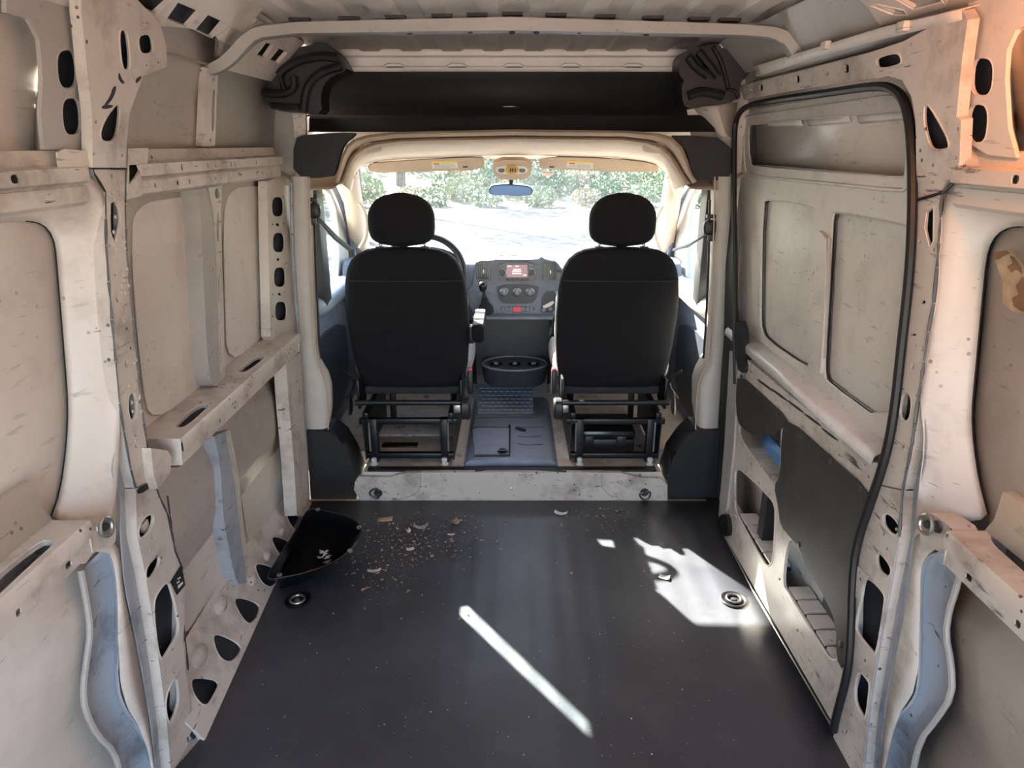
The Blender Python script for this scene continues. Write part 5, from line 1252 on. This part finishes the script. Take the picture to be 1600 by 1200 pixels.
# ---- steering wheel
wc = Vector((-.435, 3.36, .90)); nrm = Vector((0, -.86, .51)).normalized()
M = frame(wc, nrm)
SW = thing('steering_wheel', wc + Vector((0, 0, -.2)), 'black steering wheel in front of the driver seat', 'steering wheel')
B().tube([M @ Vector(((.20) * math.cos(a * math.pi / 24), (.20) * math.sin(a * math.pi / 24), 0)) for a in range(48)], .016, 10, True).build('rim', 'black_plastic', SW)
B().lathe([(.0, .02), (.05, .018), (.07, .0), (.06, -.04)], M @ Matrix.Translation((0, 0, -.02)), 20).build('hub', 'black_plastic', SW)
for an in (0, 180, 250, 290):
    r_ = math.radians(an)
    B().tube([M @ Vector((.05 * math.cos(r_), .05 * math.sin(r_), -.02)), M @ Vector((.19 * math.cos(r_), .19 * math.sin(r_), 0))], .014, 8, flat=.6).build('spoke', 'black_plastic', SW)
B().tube([wc + nrm * -.04, wc + nrm * -.30], .035, 10).build('column', 'black_plastic', SW)

# ---- sun visors, roof lamp, mirror
def visor(m, q, lq):
    pl = Pl((0, 3.545, 1.39), (1, 0, 0), (0, -.35, 1))
    t_ = thing('sun_visor', pl.hit(sum(p[0] for p in q) / len(q), max(p[1] for p in q)), 'beige sun visor with warning label above the %s side of the windscreen' % ('driver' if m < 0 else 'passenger'), 'sun visor')
    B().plate(pl, q, t=.014, rnd=1).build('visor_board', 'headliner', t_)
    (x0, y0), (x1, y1), (x2, y2), (x3, y3) = lq
    lb = B().plate(pl, lq, t=.0006, d=.001).build('warning_label', 'paper_white', t_)
    k = .2
    B().plate(pl, [lq[0], lq[1], (x1 + (x2 - x1) * k, y1 + (y2 - y1) * k), (x0 + (x3 - x0) * k, y0 + (y3 - y0) * k)], t=.0004, d=.0016).build('label_band', 'label_yellow', lb)
    def sub(u0, v0, u1, v1):
        P = lambda u, v: ((x0 + (x1 - x0) * u) * (1 - v) + (x3 + (x2 - x3) * u) * v, (y0 + (y1 - y0) * u) * (1 - v) + (y3 + (y2 - y3) * u) * v)
        return [P(u0, v0), P(u1, v0), P(u1, v1), P(u0, v1)]
    B().plate(pl, sub(.06, .25, .30, .42), t=.0004, d=.0016).build('label_print', 'label_red', lb)
    for v in (.30, .50, .62, .74, .86):
        B().plate(pl, sub(.36 if v < .45 else .08, v, .92, v + .05), t=.0004, d=.0016).build('label_print', 'label_ink', lb)
    c = onY(*((727, 261) if m < 0 else (862, 261)), 3.53)
    B().box(c - Vector((.012, .006, .003)), c + Vector((.012, .004, .004)), ch=.002).build('visor_clip', 'dash_dark', t_)
visor(-1, [(573, 256), (620, 252), (752, 245), (757, 250), (757, 266), (660, 268), (578, 271)], [(674, 252.5), (714, 251.5), (715, 262), (676, 263.5)])
visor(1, [(843, 245), (960, 248), (1020, 255), (1030, 262), (1028, 270), (960, 268), (850, 264), (842, 262)], [(887, 251.5), (927, 252.5), (926, 264), (885, 261.5)])
LPn = Pl((0, 3.52, 1.40), (1, 0, 0), (0, -.4, 1))
t_ = thing('roof_lamp', LPn.hit(800, 280), 'beige overhead lamp console with round lens above the mirror', 'lamp')
B().plate(LPn, [(770, 250), (832, 250), (830, 271), (824, 278), (812, 281), (788, 281), (778, 278), (771, 270)], t=.04, rnd=1).build('console', 'headliner', t_)
q3 = lambda q: [(640 + u / 5.16, 235 + v / 5.16) for u, v in q]
B().plate(LPn, q3([(690, 140), (740, 120), (910, 120), (955, 150), (940, 180), (850, 188), (720, 185), (695, 165)]), t=.008, d=.006, rnd=2).build('switch_plate', 'lamp_white', t_)
B().plate(LPn, oval(800, 264, 20, 13), t=.008, d=.011).build('lens', 'amber_lens', t_)
for u in (740, 908):
    B().plate(LPn, oval(640 + u / 5.16, 265.5, 10, 6), t=.004, d=.009).build('rocker', 'dash_plastic', t_)
for u in (808, 826, 846):
    B().plate(LPn, q3(rect(u, 138, u + 10, 165)), t=.002, d=.013).build('lens_mark', 'dash_dark', t_)
t_ = thing('rear_view_mirror', onY(798, 306, 3.60), 'wide black rear-view mirror hanging from the windscreen', 'mirror')
Mp = Pl((0, 3.60, 1.3), (1, 0, 0), (0, -.15, 1))
hs = q3([(640, 320), (650, 288), (690, 276), (800, 270), (940, 284), (985, 300), (995, 330), (980, 360), (920, 368), (760, 362), (660, 358), (642, 340)])
B().plate(Mp, hs, t=.03, rnd=1).build('housing', 'black_plastic', t_)
cx_, cy_ = 640 + 815 / 5.16, 235 + 320 / 5.16
B().plate(Mp, [(cx_ + (x - cx_) * .96, cy_ + (y - cy_) * .88 + .6) for x, y in hs], t=.001, d=.002, rnd=1).build('mirror_glass', 'mirror', t_)
B().tube([Mp.at(Mp.uv(798, 288), -.012), onY(799, 272, 3.585)], [.010, .014], 10).build('stem', 'black_plastic', t_)
t_ = thing('windscreen_sticker', onY(872, 276, 3.60), 'small white sticker at the top of the windscreen', 'sticker')
B().plate(PY(3.605), q3([(1062, 170), (1165, 172), (1165, 205), (1062, 208)]), t=.0006, rnd=1).build('paper', 'paper_white', t_)
B().plate(PY(3.604), q3([(1075, 176), (1150, 176), (1150, 182), (1075, 182)]), t=.0004).build('print', 'label_red', t_)
# ================================================================== LOOSE AND FITTED THINGS
# black trim tray lying against the sill
t_ = thing('plastic_tray', onZ(490, 900, 0.0), 'black moulded plastic tray lying against the wall sill', 'tray')
rim = [(481, 794), (505, 797), (540, 806), (561, 817), (564, 834), (547, 861), (520, 879), (482, 893), (444, 901), (414, 907), (428, 880), (452, 845), (470, 815)]
bot = [(486, 818), (508, 820), (530, 828), (540, 842), (533, 862), (512, 884), (482, 905), (455, 915), (432, 922), (440, 898), (458, 864), (474, 836), (480, 824)]
rim3 = [onZ(*p, .125) for p in rim]; bot3 = [onZ(*p, .012) for p in bot]
b = B()
n = 60
R0, R1 = resample(chaikin([tuple(p) for p in rim3], 1), n, True), resample(chaikin([tuple(p) for p in bot3], 2), n, True)
lip_ = [p + (p - q).normalized() * .0 + Vector(((p - q).x, (p - q).y, 0)).normalized() * .006 for p, q in zip(R0, R1)]
b.add(lip_ + R0 + [a.lerp(c, .55) for a, c in zip(R0, R1)] + R1, [(r * n + j, r * n + (j + 1) % n, (r + 1) * n + (j + 1) % n, (r + 1) * n + j) for r in range(3) for j in range(n)] + [tuple(3 * n + j for j in range(n))])
b.build('shell', 'black_gloss', t_, solid=.003, angle=50)
for x, y in ((561, 825), (547, 862), (437, 900), (497, 797)):
    B().lathe([(.009, 0), (.009, .006), (.004, .006), (.004, 0)], frame(onZ(x, y, .122), (0, 0, 1)), 12).build('screw_boss', 'zinc', t_)
t2 = thing('plastic_scrap', onZ(503, 872, .016), 'crumpled clear film scrap inside the black tray', 'scrap')
b = B(); random.seed(3)
c = onZ(503, 872, .03)
for k in range(14):
    a = c + Vector((random.uniform(-.03, .03), random.uniform(-.03, .03), random.uniform(-.012, .012)))
    b.add([a, a + Vector((random.uniform(.01, .03), random.uniform(-.02, .02), random.uniform(0, .012))), a + Vector((random.uniform(-.01, .02), random.uniform(.008, .025), random.uniform(-.01, .01)))], [(0, 1, 2)])
b.build('film', 'paper_white', t2, solid=.001)

# lashing rings
def d_ring(name, M, label, r=.024, plate=True, group=None):
    """tie-down: base plate, boss and a D-shaped ring; local z = away from the surface, local x = ring side"""
    t_ = thing(name, M.translation, label, 'tie-down ring')
    b = B().lathe([(.0, .006), (.016, .006), (.019, .003), (.019, 0)], M, 18); b.build('base', 'dark_zinc', t_)
    b = B().lathe([(.0, .016), (.007, .015), (.010, .006)], M, 14); b.build('bolt', 'dark_zinc', t_)
    path = [(.004, -r), (-.012, -r), (-.030, -r * .6), (-.038, 0), (-.030, r * .6), (-.012, r), (.004, r)]
    b = B().tube([M @ Vector((x, y, .008)) for x, y in chaikin(path, 2)], .0038, 8, True); b.build('ring', 'dark_zinc', t_)
    return t_
d_ring('lashing_ring', frame(onY(591, 770, 2.741), (0, -1, 0), (1, 0, 0)), 'dark lashing ring on the step beside the black tray')
d_ring('lashing_ring', frame(onY(1007, 769, 2.741), (0, -1, 0), (-.2, 0, 1)), 'dark lashing ring on the step nearer the sliding door')
def pillar_ring(M, label):
    t_ = thing('pillar_ring', M.translation, label, 'tie-down ring')
    B().lathe([(.0, .004), (.013, .004), (.017, 0)], M, 18).build('cup', 'zinc', t_)
    B().tube([M @ Vector(((.016) * math.cos(a * math.pi / 12), (.019) * math.sin(a * math.pi / 12), .008)) for a in range(24)], .0045, 8, True).build('ring', 'zinc', t_)
    B().lathe([(.0, .012), (.007, .010), (.009, .004)], M, 12).build('bolt', 'dark_zinc', t_)
pillar_ring(frame(onX(161, 823, -.838), (1, -.2, .1)), 'zinc lashing ring on the pillar of the doorless wall')
pillar_ring(frame(onX(1452, 819, .838), (-1, -.2, .1)), 'zinc lashing ring on the pillar behind the sliding door')
B().lathe([(.0, .004), (.012, .004), (.013, 0)], frame(onX(1466, 823, .838), (-1, 0, 0)), 14).build('pillar_bolt', 'dark_zinc', WR)
def floor_ring(px, py, label, mat):
    c = onZ(px, py, .002)
    t_ = thing('floor_ring', c, label, 'tie-down ring')
    M = frame(c, (0, 0, 1))
    B().lathe([(.046, 0), (.046, .003), (.042, .005), (.037, .003), (.033, .001), (.0, .0005)], M, 28).build('cup', 'black_metal', t_)
    B().tube([M @ Vector((.024 * math.cos(a * math.pi / 12), .024 * math.sin(a * math.pi / 12), .005)) for a in range(24)], .0045, 8, True).build('ring', mat, t_)
    B().lathe([(.0, .006), (.008, .005), (.010, 0)], M, 12).build('bolt', mat, t_)
floor_ring(1146, 937, 'round recessed lashing ring in the floor near the sunlit patch', 'dark_zinc')
floor_ring(465, 938, 'dusty recessed lashing ring in the floor beside the black tray', 'zinc')

# torn cardboard stuck to the rear panel on the sliding door side
t_ = thing('cardboard_scrap', onX(1580, 480, .93), 'torn brown cardboard scrap stuck on the panel behind the sliding door', 'cardboard')
CB = PX(.925)
B().plate(CB, [(1558, 394), (1581, 391), (1592, 402), (1604, 418), (1622, 440), (1620, 492), (1588, 486), (1580, 470), (1576, 448), (1566, 420)], t=.006, d=.008).build('card', 'cardboard', t_)
B().plate(CB, [(1570, 446), (1577, 442), (1583, 470), (1600, 482), (1612, 492), (1590, 488), (1571, 474)], t=.004, d=.005).build('torn_layer', 'cardboard', t_)
for q in ([(1558, 394), (1581, 391), (1586, 396), (1578, 399), (1570, 404), (1563, 406)], [(1586, 399), (1592, 402), (1604, 418), (1606, 428), (1596, 421), (1588, 425), (1582, 417), (1590, 411)], [(1596, 447), (1606, 432), (1620, 444), (1618, 488), (1604, 486), (1592, 478), (1590, 466), (1600, 460)]):
    B().plate(CB, q, t=.001, d=.010).build('torn_face', 'cardboard_torn', t_)
# cable lying along the step
t_ = thing('cable', onZ(800, 733, .14), 'thin black cable lying along the cab step edge', 'cable')
B().tube([onZ(x, y, .146) for x, y in ((742, 736), (765, 733), (790, 731), (810, 733), (850, 734), (885, 737))], .004, 6, smooth=2).build('lead', 'black_rubber', t_)
# bits of paper and debris on the floor
def scrap(px, py, w_, h_, rot, label, mat='paper_white', z=.004, curl=.004, name='paper_scrap', cat='paper'):
    c = onZ(px, py, .0); t_ = thing(name, c + Vector((0, 0, .0)), label, cat)
    ct, s_ = math.cos(rot), math.sin(rot)
    b = B().grid(lambda u, v: c + Vector(((u - .5) * w_ * ct - (v - .5) * h_ * s_, (u - .5) * w_ * s_ + (v - .5) * h_ * ct, .002 + curl * ((u - .5) ** 2 * 4 + .5 * abs(v - .5)))), 4, 3)
    b.build('sheet', mat, t_, solid=.0012)
scrap(1038, 903, .038, .026, -.4, 'small white paper square in the sunlit patch on the floor')
scrap(876, 804, .055, .022, -.3, 'torn white paper scrap below the step on the open floor', curl=.010)
scrap(658, 826, .06, .022, .2, 'pale grey paper strip among the crumbs below the step', 'label_ink', curl=.016)
scrap(641, 859, .03, .018, .3, 'white paper chip at the edge of the scattered crumbs', curl=.004)
scrap(585, 893, .05, .014, .2, 'long white paper shred beside the black tray', curl=.006)
scrap(638, 832, .016, .022, .5, 'cream twisted paper bit beside the pale grey strip', curl=.012)
scrap(602, 812, .06, .035, .1, 'flat brown leaf scrap lying below the step corner', 'cardboard', name='leaf_scrap', cat='leaf', curl=.002)
scrap(711, 818, .035, .03, .8, 'brownish leaf curl on the floor below the tunnel', 'crumb', name='leaf_scrap', cat='leaf', curl=.012)
scrap(705, 836, .028, .01, .1, 'tiny white shred below the brownish leaf curl', curl=.003)
t_ = thing('floor_crumbs', onZ(640, 850, 0), 'scattered brown wood crumbs and dust on the floor by the step', 'crumbs', kind='stuff')
b = B(); random.seed(11)
def crumb(px, py, r):
    c = onZ(px, py, r * .4 + .0005)
    vs = [c + Vector((random.uniform(-1, 1), random.uniform(-1, 1), random.uniform(-.35, .6))) * r for _ in range(4)]
    b.add(vs, [(0, 1, 2), (0, 1, 3), (0, 2, 3), (1, 2, 3)])
for k in range(1100):
    u = random.random()
    if u < .6: px, py = random.gauss(650, 60), random.gauss(842, 22)
    elif u < .75: px, py = random.gauss(590, 30), random.gauss(890, 20)
    elif u < .9: px, py = random.gauss(955, 40), random.gauss(808, 14)
    else: px, py = random.uniform(470, 1050), random.uniform(800, 970)
    if py < 793: py = 793 + random.random() * 8
    crumb(px, py, random.choice((.002, .0025, .003, .004, .0055, .008)))
b.build('crumbs', 'crumb', t_)['kind'] = 'stuff'
t_ = thing('floor_specks', onZ(800, 1000, 0), 'tiny pale specks of grit scattered over the rubber floor', 'grit', kind='stuff')
b = B()
for k in range(130):
    px, py = random.uniform(400, 1150), random.uniform(985, 1185)
    crumb(px, py, random.choice((.0014, .002, .003)))
b.build('specks', 'paper_white', t_)['kind'] = 'stuff'

# ================================================================== OUTSIDE
GZ = -.55
G = B().grid(lambda u, v: Vector((-60 + 120 * v, -25 + 50 * u, GZ)), 8, 8).build('ground', 'gravel')
PD = B().box((-8, -14, GZ - .1), (9, 7.5, GZ + .02)).build('bounce_pad', 'concrete')  # unseen pad added so pale ground reflects light into the van
tag(PD, 'pale pad added under and behind the van to bounce light in', 'pad', kind='structure')
tag(G, 'sunlit gravel yard around the van', 'ground', kind='structure')
def bankf(u, v):
    x = -45 + 90 * v; y = 24 + 26 * u
    t = max(0, (y - 24) / 26)
    return Vector((x, y, GZ - .02 + 4.2 * t * t * (3 - 2 * t) + .35 * noise.noise(Vector((x * .2, y * .2, 0))) * min(1, t * 8)))
BK = B().grid(bankf, 26, 60).build('bank', 'bank_earth')
tag(BK, 'scrubby earth bank rising beyond the yard', 'bank', kind='structure')
# leaf cluster meshes
def leaf_mesh(name, n, rx, rz, leaf, mat, seed, hollow=.55):
    random.seed(seed); b = B()
    for _ in range(n):
        while True:
            p = Vector((random.uniform(-1, 1), random.uniform(-1, 1), random.uniform(-1, 1)))
            if hollow < p.length < 1: break
        p = Vector((p.x * rx, p.y * rx, p.z * rz))
        a = Vector((random.uniform(-1, 1), random.uniform(-1, 1), random.uniform(-1, 1))).normalized() * leaf
        c = a.cross(Vector((random.uniform(-1, 1), random.uniform(-1, 1), random.uniform(-1, 1)))).normalized() * leaf * .6
        b.add([p - a, p + c * .8, p + a, p - c * .8], [(0, 1, 2, 3)])
    me = bpy.data.meshes.new(name); me.from_pydata(b.v, [], b.f); me.materials.append(MATS[mat]); return me
BUSH = [leaf_mesh('bush_leaves', 420, .9, .62, .12, 'leaf', 1), leaf_mesh('bush_leaves', 420, .9, .55, .13, 'leaf_pale', 2), leaf_mesh('bush_leaves', 300, .8, .45, .12, 'leaf_dry', 3)]
STEM = B().tube([(0, 0, -.6), (.05, .02, 0), (.02, .06, .4)], [.05, .035, .012], 6)
stem_me = bpy.data.meshes.new('bush_stem'); stem_me.from_pydata(STEM.v, [], STEM.f); stem_me.materials.append(MATS['bark'])
BL = ['bushy green shrub growing on the bank beyond the yard', 'pale green shrub growing on the bank beyond the yard', 'dry straw coloured shrub growing on the bank beyond the yard']
random.seed(21)
spots = [(-11.4 + 1.75 * i + .8 * (r % 2) + random.uniform(-.12, .12), 24.8 + 1.75 * r + random.uniform(-.12, .12)) for r in range(5) for i in range(14)]
for x, y in spots:
    if math.hypot(x + 4.6, y - 29.6) < 1.6 or math.hypot(x + 5.4, y - 24.7) < 1.7: continue
    z = bankf((y - 24) / 26, (x + 45) / 90).z
    kind = random.choice((0, 0, 1, 1, 2)); s_ = random.uniform(.62, .82)
    t_ = bpy.data.objects.new('bank_shrub', None); COL.objects.link(t_); t_.location = (x, y, z); t_.rotation_euler = (0, 0, random.uniform(0, 6.28)); t_.scale = (s_, s_, s_)
    tag(t_, BL[kind], 'shrub', ['green shrubs on the bank', 'pale shrubs on the bank', 'dry shrubs on the bank'][kind])
    o = bpy.data.objects.new('foliage', BUSH[kind]); COL.objects.link(o); o.parent = t_; o.location = (0, 0, .45)
    o = bpy.data.objects.new('stem', stem_me); COL.objects.link(o); o.parent = t_; o.location = (0, 0, .4)
CROWN = leaf_mesh('tree_leaves', 620, 2.6, 2.1, .17, 'leaf', 5, .2)
def tree(x, y, h, s_, label):
    t_ = thing('shade_tree', (x, y, GZ), label, 'tree')
    B().tube([(x, y, GZ), (x + .1, y, GZ + h * .4), (x, y + .1, GZ + h)], [.22, .16, .06], 10).build('trunk', 'bark', t_)
    for dx, dy, dz, k in ((0, 0, 0, 1), (1.6, .8, -.8, .75), (-1.5, -.6, -.5, .8), (.3, -1.6, -1.0, .7)):
        o = bpy.data.objects.new('crown', CROWN); COL.objects.link(o); o.parent = t_; o.location = (dx * s_, dy * s_, h + dz * s_); o.scale = (s_ * k,) * 3; o.rotation_euler = (0, 0, dx + dy)
for x, y, h, k, lab in ((-5.6, 18.6, 5.4, .66, 'leafy tree left of the yard standing on the gravel'), (-12.5, 30, 7.0, .9, 'leafy tree on the foot of the bank'), (-14.2, 23.6, 6.8, .7, 'tall leafy tree rooted where gravel meets the bank'),
                        (-3.6, 35.5, 6.5, .9, 'leafy tree high on the bank straight ahead'), (-5.4, 24.7, 7.3, .62, 'slim leafy tree in front of the shrubs'), (-11.5, 16.0, 5.4, .7, 'low leafy tree beside the yard'), (-4.6, 29.6, 6.4, .6, 'slim leafy tree among the shrubs')):
    tree(x, y, h, k, lab)
# amber fill light added out of view, tinting the sliding door side
t_ = thing('amber_fill', (.80, 1.0, 1.64), 'added amber fill light out of view near the rear roof rail', 'lamp')
B().lathe([(.03, 0), (.034, .004), (.034, .03), (.028, .036), (.0, .036)], frame((.85, 1.0, 1.66), (-1, .35, .0)), 20).build('housing', 'black_plastic', t_)
m, N, L, P = newmat('amber_fill_glow'); P.inputs['Base Color'].default_value = (1, .35, .06, 1); P.inputs['Emission Color'].default_value = (1, .30, .05, 1); P.inputs['Emission Strength'].default_value = 12
MATS['amber_fill_glow'] = m
B().lathe([(.027, .036), (.027, .048), (.018, .058), (.0, .06)], frame((.85, 1.0, 1.66), (-1, .35, .0)), 20).build('lens', 'amber_fill_glow', t_)
ld = bpy.data.lights.new('amber_fill_light', 'POINT'); ld.energy = 1.1; ld.color = (1.0, .30, .06); ld.shadow_soft_size = .03
lo_ = bpy.data.objects.new('amber_fill_light', ld); COL.objects.link(lo_); lo_.parent = t_; lo_.location = (-.045, .045, .02)
